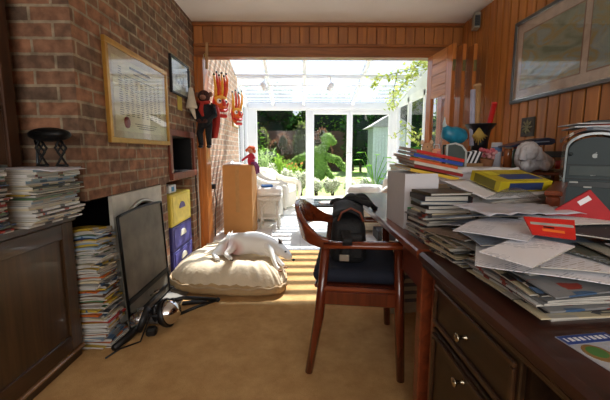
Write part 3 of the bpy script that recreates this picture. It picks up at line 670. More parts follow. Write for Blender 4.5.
# pictures on brick
def pic_frame(name, label, y0, y1, z0, z1, fw, fm, x=XL, d=.022, sgn=1):
    t = thing(name, label, 'picture', (x, (y0+y1)/2, (z0+z1)/2)); W, H = y1-y0, z1-z0
    for nm, a, c in (('frame_rail', (0, -W/2, H/2-fw), (sgn*d, W/2, H/2)), ('frame_rail', (0, -W/2, -H/2), (sgn*d, W/2, -H/2+fw)), ('frame_stile', (0, -W/2, -H/2+fw), (sgn*d, -W/2+fw, H/2-fw)), ('frame_stile', (0, W/2-fw, -H/2+fw), (sgn*d, W/2, H/2-fw))):
        b = B(); b.span(a, c, fm, bev=.003); b.build(nm, t)
    g = B(); g.span((sgn*(d-.008), -W/2+fw, -H/2+fw), (sgn*(d-.006), W/2-fw, H/2-fw), glass_mat('picture_glass', '#ffffff', .14)); g.build('glass', t)
    return t, W, H
GOLD = mat('#b98a3e', .35, .55, var=.15)
t, W, H = pic_frame('framed_certificate', 'gold framed certificate with columns of names and red seal', 1.93, 2.80, 1.135, 1.725, .032, GOLD)
b = B(); b.span((0, -W/2+.03, -H/2+.03), (.006, W/2-.03, H/2-.03), mat('#cbbfa6', .9)); b.build('mat_board', t)
b = B(); b.span((.006, -W/2+.085, -H/2+.075), (.0075, W/2-.085, H/2-.075), mat('#d9d3b4', .85, var=.06, scale=10)); sheet = b.build('sheet', t)
b = B(); rr = random.Random(9); INK = mat('#5a5548', .9)
for c in range(9):
    yc = -.27+c*.068
    for r_ in range(22):
        if c in (0, 8) or r_ > 3:
            z = .165-r_*.0135; l = rr.uniform(.022,.052)
            if z > -.15: b.box((.0078, yc, z), (.0006, l, .0045), INK)
for r_ in range(3): b.box((.0078, 0, .185-r_*.03), (.0006, [.30,.2,.42][r_], [.014,.008,.006][r_]), INK)
for r_ in range(3): b.box((.0078, .05, -.165-r_*.014), (.0006, .34-.05*r_, .004), INK)
b.build('writing', t)
b = B(); b.lathe([(0,0),(.036,0),(.036,.003),(0,.004)], mat('#8c2f2a', .6), M=Matrix.Translation((.008,-.22,-.165)) @ Matrix.Rotation(PI/2, 4, 'Y')); b.build('red_seal', t)
t, W, H = pic_frame('framed_drawing', 'small black framed pale drawing high on the brick', 2.90, 3.36, 1.585, 1.90, .018, BLACK)
b = B(); b.span((0, -W/2+.016, -H/2+.016), (.006, W/2-.016, H/2-.016), mat('#cfd3d0', .85)); b.build('mat_board', t)
b = B(); b.span((.006, -W/2+.05, -H/2+.045), (.0075, W/2-.05, H/2-.045), mat('#b9c3c4', .85, var=.12, scale=9))
for i in range(8): b.box((.008, -.1+.028*i, -.03+.02*math.sin(i*2)), (.001, .02, .05+.03*math.cos(i)), mat('#8d969a', .9))
b.build('sheet', t)
# yellow note, tassel
b = B(); b.span((0,0,0), (.004, .11, .14), mat('#b59d3a', .8)); tag(b.build('yellow_card', None, (XL, 3.06, 1.46)), 'small yellow card pinned to the brick under the black framed drawing', 'card')
t = thing('hanging_bell', 'pale carved ornament hanging on a cord beside the puppet', 'ornament', (XL+.05, 3.30, 1.84)); b = B(); b.tube([(0,0,0),(0,0,-.16)], .004, mat('#b9a88c', .8), n=5); b.tube([(-.05,0,0),(0,0,0)], .004, IRON, n=5); b.build('cord', t)
b = B(); b.lathe([(0,-.14),(.02,-.15),(.03,-.22),(.055,-.33),(.05,-.34),(0,-.33)], mat('#cfc3ae', .7), n=14); b.tube([(0,0,-.33),(.03,.01,-.44)], [.03,.008], mat('#d8cdb9', .7)); b.build('bell', t)
# puppet
t = thing('puppet', 'dark suited monkey puppet with red scarf hanging by the opening', 'puppet', (-.965, 3.44, 1.12)); JK = mat('#15171c', .85, var=.3, bump=.5, bscale=50); FUR = mat('#4c2a22', .95, bump=1, bscale=70); RS = mat('#a8281e', .85, bump=.4)
b = B(); b.tube([(0,0,.20),(0,0,.27),(0,0,.38),(0,0,.455)], [.065,.075,.085,.045], JK, n=14); b.build('jacket', t)
for s in (-1,1):
    b = B(); b.tube([(s*.075,0,.43),(s*.105,-.02,.33),(s*.04,-.09,.27)], [.034,.03,.022], JK, n=10); o = b.build('arm', t)
    b = B(); b.sph((s*.03,-.10,.265), (.024,.02,.022), FUR, n=10)
    for k in range(4): b.tube([(s*.03+(k-1.5)*.01,-.105,.262),(s*.015+(k-1.5)*.01,-.125,.245)], .005, FUR, n=5)
    b.build('hand', o)
    b = B(); b.tube([(s*.035,0,.24),(s*.045,-.05,.14),(s*.04,-.02,.03)], [.04,.032,.024], JK, n=10); o = b.build('leg', t)
    b = B(); b.sph((s*.042,-.04,.016), (.024,.045,.018), BLACK, n=10); b.build('shoe', o)
b = B(); b.sph((0,-.005,.515), (.06,.055,.062), FUR, n=16); b.sph((0,-.05,.50), (.032,.028,.026), mat('#8f6250', .8), n=12)
for s in (-1,1): b.sph((s*.066,0,.535), (.022,.01,.026), mat('#8f6250', .8), n=10); b.sph((s*.02,-.056,.53), .007, BLACK, n=6)
b.build('head', t)
b = B(); b.tube([(-.055,-.04,.455),(0,-.075,.44),(.055,-.04,.455),(.0,.05,.46),(-.055,-.04,.455)], .018, RS, n=8); b.tube([(.0,-.08,.44),(-.01,-.10,.37),(.01,-.10,.31)], [.018,.024,.012], RS, n=8); b.build('scarf', t)
b = B(); b.grid(lambda u, v: (.03+.09*u+.02*math.sin(v*4), .05+.02*math.sin(u*7), .44-.34*v), 8, 8, RS); solidify(b.build('cape', t), .006)
b = B(); b.tube([(0,0,.57),(0,.03,.93)], .003, mat('#c9bfa8', .8), n=4); b.build('string', t)
t = thing('wooden_peg', 'pale wooden coat peg strip holding the puppet string', 'peg', (-.955, 3.56, 2.16)); b = B(); b.box((0,-.004,-.10), (.028,.014,.26), mat('#b48a5c', .6), bev=.003, rot=(0,.05,0)); b.build('strip', t)
b = B(); b.tube([(0,-.01,-.11),(0,-.07,-.115),(0,-.085,-.10)], .006, BRASS, n=6); b.build('hook', t)
# cables on the brick pier
b = B(); pts = [(XL+.008, 3.47+.012*math.sin(i*.9), 1.38-i*.1) for i in range(13)]; b.tube(pts, .005, BLACK, n=5); tag(b.build('wall_cable'), 'thin dark cable running down the brick pier beside the recess', 'cable')
b = B(); pts = [(XL+.012, 3.53+.01*math.cos(i*1.1), 1.0-i*.0995) for i in range(11)]; b.tube(pts, .006, mat('#c9c2b4', .6), n=5); tag(b.build('pale_cable'), 'pale cable running down the brick pier next to the dark one', 'cable')

# cabinet in the alcove
t = thing('cabinet', 'low dark wooden cabinet with panelled doors at the left', 'cabinet', (-1.355, .95, 0)); X0, X1, Y0, Y1 = -.195, .19, -.45, .725
b = B(); b.span((X0, Y0, .06), (X1-.02, Y1, .735), DARKWZ); b.span((X0, Y0, 0), (X1-.012, Y1, .058), DARKW); b.build('body', t)
b = B(); b.span((X0, Y0-.01, .735), (X1+.018, Y1+.008, .772), DARKW, bev=.006); b.build('top', t)
b = B(); b.span((X1-.012, Y0, .048), (X1+.012, Y1+.002, .066), wood('#6b4a30', '#9a7450', 'y', .25), bev=.005); b.build('plinth_moulding', t)  # paler wood colour paints in the highlight along the plinth edge
for (ya, yb, kn) in ((.145, .722, .19), (-.44, .135, .09)):
    b = B(); s_ = .075
    b.span((X1-.02, ya, .07), (X1, ya+s_, .73), DARKWZ, bev=.002); b.span((X1-.02, yb-s_, .07), (X1, yb, .73), DARKWZ, bev=.002)
    b.span((X1-.02, ya+s_, .07), (X1, yb-s_, .15), DARKW, bev=.002); b.span((X1-.02, ya+s_, .655), (X1, yb-s_, .73), DARKW, bev=.002)
    b.span((X1-.019, ya+s_, .15), (X1-.012, yb-s_, .655), DARKWZ); o = b.build('door', t)
    k = B(); k.lathe([(0,0),(.008,0),(.008,.012),(.016,.022),(.012,.032),(0,.034)], BRASS, n=14, M=Matrix.Translation((X1, kn+(.02 if kn < .1 else 0), .42)) @ Matrix.Rotation(PI/2, 4, 'Y')); k.build('knob', o)
# bookcase against alcove wall, right jamb seen at the very edge
t = thing('bookcase', 'tall dark wooden glazed bookcase standing on the cabinet, left edge', 'bookcase', (-1.445, 1.10, .773)); b = B(); W2 = wood('#2e1c12', '#54341f', 'z', .3)
b.span((-.09,-.42,0), (.10,-.40,1.5), W2); b.span((-.09,.48,0), (.10,.50,1.5), W2); b.span((-.09,-.42,0), (.10,.50,.02), W2); b.span((-.09,-.42,1.48), (.10,.50,1.5), W2); b.span((-.09,-.42,0), (-.08,.50,1.5), W2); b.build('carcass', t)
b = B()
for z in (.5, 1.0): b.span((-.08,-.40,z), (.08,.48,z+.018), W2)
b.build('shelf', t)
b = B(); b.span((.10,.44,.0), (.118,.505,1.5), W2, bev=.004); b.span((.10,-.42,0), (.118,-.36,1.5), W2, bev=.004); b.span((.10,-.36,0), (.118,.44,.05), W2); b.span((.10,-.36,1.45), (.118,.44,1.5), W2); b.build('door_frame', t)
b = B(); b.span((.106,-.36,.05), (.110,.44,1.45), GL); b.build('pane', t)
t = thing('walking_stick', 'slim grey metal rod with hooked top beside the bookcase', 'stick', (-1.285, 1.655, .773)); b = B(); b.tube([(0,0,0),(-.01,.0,.25),(-.012,.01,.34)], .006, mat('#4c565c', .35, .6), n=7); b.build('rod', t)
b = B(); b.tube([(-.012,.01,.34),(-.01,.0,.365),(.0,-.01,.37),(.02,-.02,.355)], .008, IRON, n=7); b.build('hook', t)

# ---------------------------------------------------------------- magazines
HUES = {'white': '#c9c9c6', 'pale blue': '#8ea4b8', 'grey': '#7d7f80', 'cream': '#cbbf9f', 'yellow': '#c4a63c', 'red': '#9e2a26', 'dark blue': '#2a3c5e', 'green': '#4c6a4a', 'orange': '#c8682c', 'black': '#1c1c1e', 'brown': '#6e4c34', 'pink': '#b88690'}
INKS = ['#b9b4a8', '#3c3a3c', '#8a3a30', '#3e5a7a']
def mag(b, w, d, t, rot, cov, x, y, z, field=None, crease=.0, nu=6, nv=6):
    """one magazine: cover above and below, spine, page edges"""
    c, s = math.cos(rot), math.sin(rot); vs = []
    for lay in (0, 1):
        for i in range(nu+1):
            for j in range(nv+1):
                px, py = (i/nu-.5)*w, (j/nv-.5)*d; X, Y = px*c-py*s, px*s+py*c
                Z = z + lay*t
                if field: Z = field(x+X, y+Y, Z)
                vs.append((X, Y, Z-z))
    K = (nu+1)*(nv+1); top = []; bot = []; side = []
    I = lambda l, i, j: l*K+i*(nv+1)+j
    for i in range(nu):
        for j in range(nv):
            bot.append((I(0,i,j), I(0,i,j+1), I(0,i+1,j+1), I(0,i+1,j))); top.append((I(1,i,j), I(1,i+1,j), I(1,i+1,j+1), I(1,i,j+1)))
    for i in range(nu): side += [(I(0,i,0), I(0,i+1,0), I(1,i+1,0), I(1,i,0)), (I(0,i+1,nv), I(0,i,nv), I(1,i,nv), I(1,i+1,nv))]
    for j in range(nv): side.append((I(0,nu,j), I(0,nu,j+1), I(1,nu,j+1), I(1,nu,j)))
    spine = [(I(0,0,j+1), I(0,0,j), I(1,0,j), I(1,0,j+1)) for j in range(nv)]
    b.add(vs, top+bot+spine, cov); n0 = len(b.v)-2*K
    E = cov if rnd.random() < .38 else PAGE
    if E not in b.mats: b.mats.append(E)
    k = b.mats.index(E)
    for f in side: b.f.append([n0+q for q in f]); b.m.append(k); b.s.append(False)
    return b
def hue_cov(h, seed=0):
    am = .16 if h in ('white', 'cream', 'pale blue', 'grey') else .12
    return cover_mat('cover_' + h.replace(' ', '_'), HUES[h], [INKS[(seed+i) % 4] for i in range(2)], 14 + 6*(seed % 3), .35, am)
def third(z, z0, z1):
    f = (z-z0)/max(z1-z0, 1e-6); return 'near the bottom' if f < .34 else ('halfway up' if f < .67 else 'near the top')
def stack(kind, place, group, cx, cy, z0, z1, w, d, seed, hues, tmin=.004, tmax=.011, jit=.015, ang=.12, base=0, lean=(0,0), field=None, gap=.0006, cat='magazine', flip=.5):
    rr = random.Random(seed); z = z0+.0003; made = []
    while z < z1:
        t = rr.uniform(tmin, tmax); h = rr.choice(hues); f = (z-z0)/(z1-z0)
        made.append((z, t, h, cx+lean[0]*f+rr.uniform(-jit, jit), cy+lean[1]*f+rr.uniform(-jit, jit), base+rr.uniform(-ang, ang)+(PI if rr.random() < flip else 0), w*rr.uniform(.82, 1), d*rr.uniform(.85, 1))); z += t+gap
    cnt = {}
    labs = []
    for i, q in enumerate(made):
        pos = 'topmost' if i == len(made)-1 else third(q[0], z0, z1)
        cap = {'topmost': f"{q[2]} {kind} topmost {place}"}.get(pos, f"{q[2]} {kind} {pos} {place}"); labs.append(cap)
    for q, lab in zip(made, labs):
        b = mag(B(), q[6], q[7], q[1], q[5], hue_cov(q[2], rr.randrange(6)), q[3], q[4], q[0], field)
        o = b.build(kind.replace(' ', '_'), None, (q[3], q[4], q[0]), norm=False); tag(o, lab, cat, group)
    return z
def wob(cx, cy, z0, z1, a=.010, tx=0, ty=0, seed=0, droop=.0, r=.13):
    def f(X, Y, Z):
        k = max(0, min(1, (Z-z0)/(z1-z0))); dd = math.hypot(X-cx, Y-cy)
        return Z + k*(a*math.sin((X-cx)*16+seed)*math.cos((Y-cy)*13+seed*2) + tx*(X-cx) + ty*(Y-cy) - droop*max(0, dd-r)**1.5)
    return f
mixed = ['white','white','pale blue','grey','cream','grey','black','green','dark blue','white','pink','red']
zA = stack('magazine', 'of the cabinet stack at the photo left edge', 'magazines in the left cabinet stack', -1.215, 1.13, .773, 1.035, .22, .29, 11, ['white','black','grey','green','dark blue','grey','black','cream','white','red'], jit=.008, ang=.05, base=PI/2*0)
zB = stack('magazine', 'of the cabinet stack under the iron ornament', 'magazines in the cabinet stack under the ornament', -1.185, 1.48, .773, 1.005, .23, .31, 12, ['white','grey','cream','white','yellow','pale blue','black','green','white','cream'], jit=.012, ang=.06)
b = B(); b.grid(lambda u, v: (-.13+.28*u, -.13+.26*v, .0006-.02*max(0,u-.75)**1.3*3+.002*0), 14, 6, mat('#d4d4dc', .6)); tag(solidify(b.build('white_sheet', None, (-1.17, 1.47, zB), .1), .0012, 1), 'white sheet lying on the cabinet stack below the iron ornament', 'paper')
t = thing('iron_ornament', 'black cast iron ornament with domed top on two openwork legs', 'ornament', (-1.135, 1.535, zB+.004), -.15); b = B()
b.sph((0,0,.145), (.098,.06,.032), IRON, n=24); b.tube([(-.088,0,.145),(-.06,-.035,.148),(0,-.062,.15),(.06,-.035,.148),(.088,0,.145)], .006, IRON, n=6); b.build('dome', t)
for s in (-1,1):
    b = B()
    for q in (-1,1): b.tube([(s*.05, 0, .125), (s*.05+q*.028, 0, .085), (s*.05, 0, .045), (s*.05+q*.022, 0, .012), (s*.05, 0, .0065)], .0055, IRON, n=6); b.tube([(s*.05+q*.014, 0, .105), (s*.05-q*.018, 0, .065), (s*.05+q*.012, 0, .03)], .0045, IRON, n=6)
    b.tube([(s*.05-.03,0,.006),(s*.05+.03,0,.006)], .006, IRON, n=6); b.build('leg', t)
zF = stack('magazine', 'of the tall floor stack beside the fireplace', 'magazines in the tall floor stack', -1.155, 1.80, .0, .67, .215, .185, 13, ['white','cream','yellow','pale blue','grey','white','orange','yellow','pale blue','white','brown','red','green','dark blue','yellow'], .0035, .012, jit=.018, ang=.14, lean=(-.02, .0), field=wob(-1.155, 1.80, 0, .70, .016, .10, 0, 1, 1.0, .08), gap=.001)

# chrome lamp lying in a tangle
t = thing('clip_lamp', 'chrome globe lamp with black arms and cable lying on the carpet', 'lamp', (-.89, 1.93, 0), .25); t.scale = (1.2, 1.2, 1.2); b = B()
M = Matrix.Translation((.055,.0,.078)) @ Matrix.Rotation(1.25, 4, 'Y') @ Matrix.Rotation(.3, 4, 'X'); MA = Matrix.Translation((-.062,-.012,.068)) @ Matrix.Rotation(-1.2, 4, 'Y')
b.lathe([(.0,.07),(.03,.064),(.055,.04),(.066,.008),(.066,-.02),(.060,-.02),(.06,.005),(.0,.05)], CHROME, M=M, n=26); b.build('chrome_shade', t)
b = B(); b.lathe([(.0,.055),(.028,.05),(.05,.03),(.058,.0),(.058,-.02),(.0,-.02)], CHROME, M=MA, n=26); b.build('chrome_cap', t)
b = B(); b.lathe([(.069,-.012),(.073,-.004),(.073,.008),(.069,.014)], BLACK, M=M, n=26); b.lathe([(.058,-.025),(.064,-.018),(.064,.0),(.058,.006)], BLACK, M=MA, n=26); b.sph((0,0,.08), (.018,.022,.045), BLACK, n=12); b.build('black_band', t)
b = B(); b.tube([(.0,.05,.10),(.13,.09,.11),(.30,.10,.075)], [.012,.012,.010], BLACK, n=7); b.tube([(.1,.06,.03),(.2,.08,.055),(.30,.10,.07)], .009, BLACK, n=7); b.sph((.31,.10,.072), .014, BLACK, n=8); b.build('arm', t)
b = B(); b.tube([(-.06,-.03,.05),(-.11,-.09,.02),(-.15,-.17,.018)], [.02,.018,.014], BLACK, n=8); b.box((-.01,-.06,.02), (.05,.05,.04), BLACK, bev=.01); b.build('clamp', t)
b = B(); pts = [(.02+.075*math.cos(a*.7)+.012*math.sin(a*2.1), -.01+.05*math.sin(a*.7), .085+.06*math.sin(a*.7+1)*math.cos(a*.3)) for a in range(22)]
b.tube([(p[0], p[1], max(.006, p[2])) for p in pts] + [(-.05,-.12,.006),(-.13,-.16,.006),(-.17,-.22,.006)], .0042, BLACK, n=5); b.build('cable', t)
b = B(); b.box((0,0,.008), (.17,.045,.016), BLACK, bev=.004); tag(b.build('black_bar', None, (-.76, 2.27, .0), .25), 'flat black plastic bar on the carpet in front of the dog bed', 'bar')

# ---------------------------------------------------------------- dog bed and dog
BEDM = mat('#d9c6a8', .9, var=.10, scale=6, bump=.35, bscale=45)
ctl = [(-1.06,2.72),(-1.01,2.54),(-.82,2.41),(-.50,2.36),(-.22,2.37),(-.13,2.45),(-.13,2.66),(-.20,3.0),(-.32,3.32),(-.45,3.58),(-.68,3.60),(-.86,3.42),(-.99,3.05)]
BC = Vector((-.57, 2.90))
def catmull(P, n):
    out = []
    for i in range(len(P)):
        p0, p1, p2, p3 = [Vector(P[(i+k-1) % len(P)]) for k in range(4)]
        for j in range(n):
            t = j/n; out.append(.5*((2*p1)+(p2-p0)*t+(2*p0-5*p1+4*p2-p3)*t*t+(3*p1-p0-3*p2+p3)*t**3))
    return out
OUT = catmull(ctl, 12)
def bedtop(q, ang, f):
    fold = .022*math.sin(ang*27+2*math.sin(ang*3))*f**3*(1-f**6) + .012*math.sin(ang*47+1)*f**5
    lump = .038*mnoise.noise(Vector((q.x*4.2, q.y*4.2, 1.7))) + .012*mnoise.noise(Vector((q.x*12, q.y*12, 5)))
    dog = -.035*math.exp(-(((q.x+.42)/.28)**2+((q.y-2.72)/.16)**2))
    return .215 + lump*.8 + dog - .125*f**9 + fold*.6 + .012*math.sin(q.x*9+q.y*17)*f*(1-f)*2
t = thing('dog_bed', 'large beige cushion dog bed on the sunlit carpet', 'dog bed', (BC.x, BC.y, 0)); b = B(); n = len(OUT); rings = 22; vs = []
for r_ in range(rings+1):
    f = r_/rings
    for i, p in enumerate(OUT):
        q = BC+(p-BC)*f; a = i/n*2*PI; vs.append((q.x-BC.x, q.y-BC.y, bedtop(q, a, f)))
fs = [(r_*n+i, r_*n+(i+1)%n, (r_+1)*n+(i+1)%n, (r_+1)*n+i) for r_ in range(1, rings) for i in range(n)] + [(0, n+i, n+(i+1)%n) for i in range(n)]
k0 = len(vs)
for (sc, z) in ((1.025, .045), (1.03, .03), (1.0, .012), (.95, .001)):
    for i, p in enumerate(OUT):
        a = i/n*2*PI; q = (p-BC)*(sc+.008*math.sin(a*41)); vs.append((q.x, q.y, z))
for r_ in range(4):
    A0 = rings*n if r_ == 0 else k0+(r_-1)*n; B0 = k0+r_*n
    fs += [(A0+i, A0+(i+1)%n, B0+(i+1)%n, B0+i) for i in range(n)]
fs.append(tuple(k0+3*n+i for i in range(n))[::-1])
SIDE = mat('#b39468', .9, var=.1, scale=8, bump=.3, bscale=60); cut = (rings-1)*n+n; b.add(vs, fs[:cut], BEDM, None, True); nb = len(fs)-cut; b.add(vs, fs[cut:], SIDE, None, True); b.build('cushion', t)
b = B(); b.tube([((p-BC).x*1.02, (p-BC).y*1.02, .070+.006*math.sin(i*.9)) for i, p in enumerate(OUT+[OUT[0]])], .009, mat('#b99f7c', .9), n=6); b.build('piping', t)
b = B(); b.tube([(-.30,.1,.225),(-.12,.16,.24),(.05,.22,.24),(.12,.38,.22)], .008, BEDM, n=6); b.build('seam', t)
def skin_body(name, nodes, edges, m, parent=None, loc=(0,0,0), rz=0, sub=2, rot=None):
    me = bpy.data.meshes.new(name); me.from_pydata([n_[0] for n_ in nodes], edges, []); o = bpy.data.objects.new(name, me); COL.objects.link(o)
    me.materials.append(m)
    md = o.modifiers.new('skin', 'SKIN'); md.use_smooth_shade = True
    if not me.skin_vertices: 
        bm = bmesh.new(); bm.from_mesh(me); bm.verts.layers.skin.verify(); bm.to_mesh(me); bm.free()
    sv = me.skin_vertices[0].data
    for i, n_ in enumerate(nodes):
        r_ = n_[1]; sv[i].radius = r_ if isinstance(r_, tuple) else (r_, r_); sv[i].use_root = (i == 0)
    s2 = o.modifiers.new('sub', 'SUBSURF'); s2.levels = sub; s2.render_levels = sub
    o.location = loc; o.rotation_euler = rot or (0, 0, rz)
    if parent: o.parent = parent
    return o
def dog_coat():
    m, nt, b = new_mat('dog_coat'); L = nt.links; tc = N(nt, 'ShaderNodeTexCoord')
    no = N(nt, 'ShaderNodeTexNoise'); no.inputs['Scale'].default_value = 90; L.new(tc.outputs['Object'], no.inputs['Vector'])
    ds = N(nt, 'ShaderNodeVectorMath', operation='DISTANCE'); ds.inputs[1].default_value = (-.14, -.09, .05); L.new(tc.outputs['Object'], ds.inputs[0])
    cr = N(nt, 'ShaderNodeValToRGB'); cr.color_ramp.elements[0].position = .03; cr.color_ramp.elements[1].position = .11; cr.color_ramp.elements[0].color = srgb('#d9a39a'); cr.color_ramp.elements[1].color = srgb('#f5f1ea')
    L.new(ds.outputs['Value'], cr.inputs[0]); L.new(cr.outputs[0], b.inputs['Base Color']); b.inputs['Roughness'].default_value = .85
    bp = N(nt, 'ShaderNodeBump'); bp.inputs['Strength'].default_value = .25; bp.inputs['Distance'].default_value = .004; L.new(no.outputs[0], bp.inputs['Height']); L.new(bp.outputs[0], b.inputs['Normal'])
    return m
COAT = dog_coat()
# local frame: x along the spine towards the head, y away from the camera, z up; the dog lies on its side, legs towards the camera
t = thing('dog', 'short-haired white dog asleep on its side on the beige cushion', 'dog', (-.42, 2.78, .212), -.10)
nodes = [((-.14,.00,.08), (.108,.104)), ((-.22,-.01,.07), (.092,.088)), ((-.05,.02,.085), (.104,.100)), ((.06,.02,.09), (.112,.108)), ((.14,.0,.08), (.096,.095)), ((.215,-.03,.065), (.07,.068)),      # 0-5 pelvis..neck
         ((.275,-.065,.050), (.055,.052)), ((.325,-.105,.025), (.036,.036)), ((.365,-.14,.005), (.022,.024)),                      # 6-8 head, muzzle, nose
         ((-.21,-.07,.05), (.058,.056)), ((-.245,-.13,.045), (.040,.038)), ((-.27,-.185,.030), (.024,.022)), ((-.235,-.225,.025), (.019,.018)), ((-.21,-.255,.018), (.020,.016)),  # 9-13 hind leg
         ((-.15,-.08,.09), (.054,.05)), ((-.13,-.15,.075), (.036,.034)), ((-.165,-.20,.045), (.022,.020)), ((-.125,-.235,.035), (.018,.017)), ((-.10,-.26,.028), (.019,.016)),   # 14-18
         ((.13,-.065,.05), (.044,.042)), ((.185,-.12,.035), (.028,.027)), ((.245,-.155,.012), (.018,.018)), ((.285,-.19,-.015), (.017,.016)), ((.315,-.215,-.035), (.018,.014)),      # 19-23 front
         ((.15,-.06,.085), (.042,.04)), ((.20,-.135,.06), (.027,.026)), ((.225,-.20,.015), (.018,.018)), ((.255,-.235,-.03), (.016,.016)), ((.28,-.25,-.05), (.018,.014)),            # 24-28
         ((-.30,-.02,.04), (.020,.020)), ((-.35,-.07,.03), (.012,.012)), ((-.37,-.13,.025), (.007,.007)),    # 29-31 tail
         ((.262,-.03,.095), (.020,.012)), ((.262,-.015,.135), (.008,.005)), ((.29,-.115,.08), (.016,.010)), ((.285,-.125,.108), (.007,.005))] # 32-35 ears
edges = [(0,1),(0,2),(2,3),(3,4),(4,5),(5,6),(6,7),(7,8),(1,9),(9,10),(10,11),(11,12),(12,13),(0,14),(14,15),(15,16),(16,17),(17,18),(4,19),(19,20),(20,21),(21,22),(22,23),(4,24),(24,25),(25,26),(26,27),(27,28),(1,29),(29,30),(30,31),(6,32),(32,33),(6,34),(34,35)]
nodes = nodes[:32] + nodes[32:34]; edges = [e for e in edges if max(e) < 34]
skin_body('body', nodes, edges, COAT, t)
b = B(); b.sph((.384,-.152,.0), (.013,.013,.011), BLACK, n=10); b.build('nose', t)
b = B(); b.sph((.315,-.125,.058), (.010,.006,.007), BLACK, n=8); b.build('eye', t)
b = B(); b.grid(lambda u, v: (.245+.035*u*(1-v), -.055+.01*u, .095+.055*v), 4, 4, mat('#3c302c', .8)); o = b.build('ear', t); solidify(o, .006); o['label'] = 'dark inner ear'
b = B()
for (x, y, z) in ((-.20,-.272,.016), (-.09,-.275,.026)):
    for k in range(3): b.sph((x+.010*(k-1), y-.004, z), (.006,.009,.006), mat('#3a2d2a', .7), n=6)
b.build('paw_pad', t)
for (x, y, z) in ((.328,-.225,-.04), (.292,-.262,-.055)):
    b = B()
    b.sph((x, y-.004, z), (.018,.012,.008), mat('#8a5c3c', .8), n=10)
    b.build('paw', t)['label'] = 'tan front paw'

# ================================================================= WOODEN ARMCHAIR
t = thing('wooden_armchair', 'polished red-brown wooden armchair with curved back and navy seat pad', 'chair', (.31, 1.73, 0), R(-8))
def leg(pts, rs): b = B(); b.tube(pts, rs, CHAIRW, n=10); b.build('leg', t)
for s in (-1, 1):
    leg([(.205, s*.265, 0), (.19, s*.262, .30), (.175, s*.262, .645)], [.019,.024,.021])
    leg([(-.235, s*.255, 0), (-.185, s*.26, .30), (-.155, s*.262, .645)], [.019,.024,.021])
b = B()
for s in (-1, 1): b.box((.0, s*.255, .395), (.36, .028, .07), CHAIRW, bev=.006); b.box((.0, s*.255, .443), (.37, .05, .022), CHAIRWX, bev=.008)
b.box((.185,0,.395), (.028,.50,.07), CHAIRW, bev=.006); b.box((-.175,0,.395), (.028,.50,.07), CHAIRW, bev=.006); b.build('seat_frame', t)
b = B(); b.box((.0,0,.44), (.42,.48,.02), CHAIRW, bev=.006); b.build('seat', t)
b = B(); b.box((.0,0,.487), (.44,.47,.072), NAVY, bev=.033, seg=3); b.build('seat_pad', t)
for s in (-1, 1):
    b = B(); pts = [(-.16, s*.275, .655), (-.02, s*.287, .662), (.12, s*.287, .664), (.225, s*.277, .664), (.25, s*.272, .663)]
    b.tube(pts, [.034,.030,.034,.036,.022], CHAIRWX, n=12, flat=.55, up=(0,1,0)); b.build('armrest', t)
def backrail(u, v):
    a = -PI/2 + PI*u; hgt = .05+.10*math.sin(PI*u)**1.5; x = -.14-.155*max(0, math.cos(a))**.75; y = .280*math.sin(a)
    return (x-.03*v*math.sin(PI*u), y, .637 + .035*math.sin(PI*u) + hgt*v)
b = B(); b.grid(backrail, 28, 5, CHAIRWX); o = b.build('backrest', t); solidify(o, .026); md = o.modifiers.new('round', 'BEVEL'); md.width = .006; md.segments = 2
# black bag standing on the seat
t = thing('bag', 'black canvas shoulder bag with brown edged handle standing on the chair', 'bag', (.27, 1.74, .523), R(-8))
b = B(); b.box((-.01,0,.115), (.19,.35,.23), CLOTHB, bev=.05, seg=4, taper=.86); b.build('body', t)
b = B(); b.grid(lambda u, v: ((-.075+.15*u)*(1.0+.1*v)-.012, -.15+.32*v, .235+.030*math.sin(PI*u)+.02*v+.008*math.sin(v*9+u*4)), 10, 10, CLOTHB); solidify(b.build('flap', t), .012)
b = B(); b.box((.005,-.174,.10), (.115,.03,.13), CLOTHB, bev=.013, seg=2); b.build('front_pocket', t)
b = B(); b.tube([(-.06,-.16,.225),(-.045,-.15,.262),(.0,-.14,.282),(.045,-.15,.262),(.06,-.16,.225)], .009, CLOTHB, n=8); b.tube([(-.062,-.168,.222),(-.045,-.160,.263),(.0,-.150,.284),(.045,-.160,.263),(.062,-.168,.222)], .005, mat('#7c3b22', .5), n=6); b.build('handle', t)
b = B(); b.grid(lambda u, v: (.052+.012*math.sin(v*3)-.10+.042*u, -.195-.125*min(1, v*1.8)-.02*math.sin(v*5), .18-.01*v if v < .5 else .175-.17*(v-.5)), 3, 18, CLOTHB); solidify(b.build('strap', t), .006)
b = B(); b.box((-.028,-.347,.095), (.045,.008,.03), mat('#9a9a96', .3, .8), bev=.003); b.build('buckle', t)
t = thing('dark_jacket', 'folded black jacket draped over the bag and the chair back', 'jacket', (.315, 1.93, .762), R(-25)); t.scale = (.9, .9, .85); b = B()
b.grid(lambda u, v: (-.13+.27*u, -.08+.17*v, .02+.045*math.sin(PI*u)+.01*math.sin(u*14+v*5)+.008*math.sin(v*15)-.05*(u-.5)**2*4*v), 18, 12, CLOTHB); solidify(b.build('cloth', t), .02)
b = B(); b.tube([(-.13,-.08,.02),(-.05,-.085,.05),(.04,-.085,.062),(.13,-.08,.02)], .012, CLOTHB, n=8); b.build('collar', t)

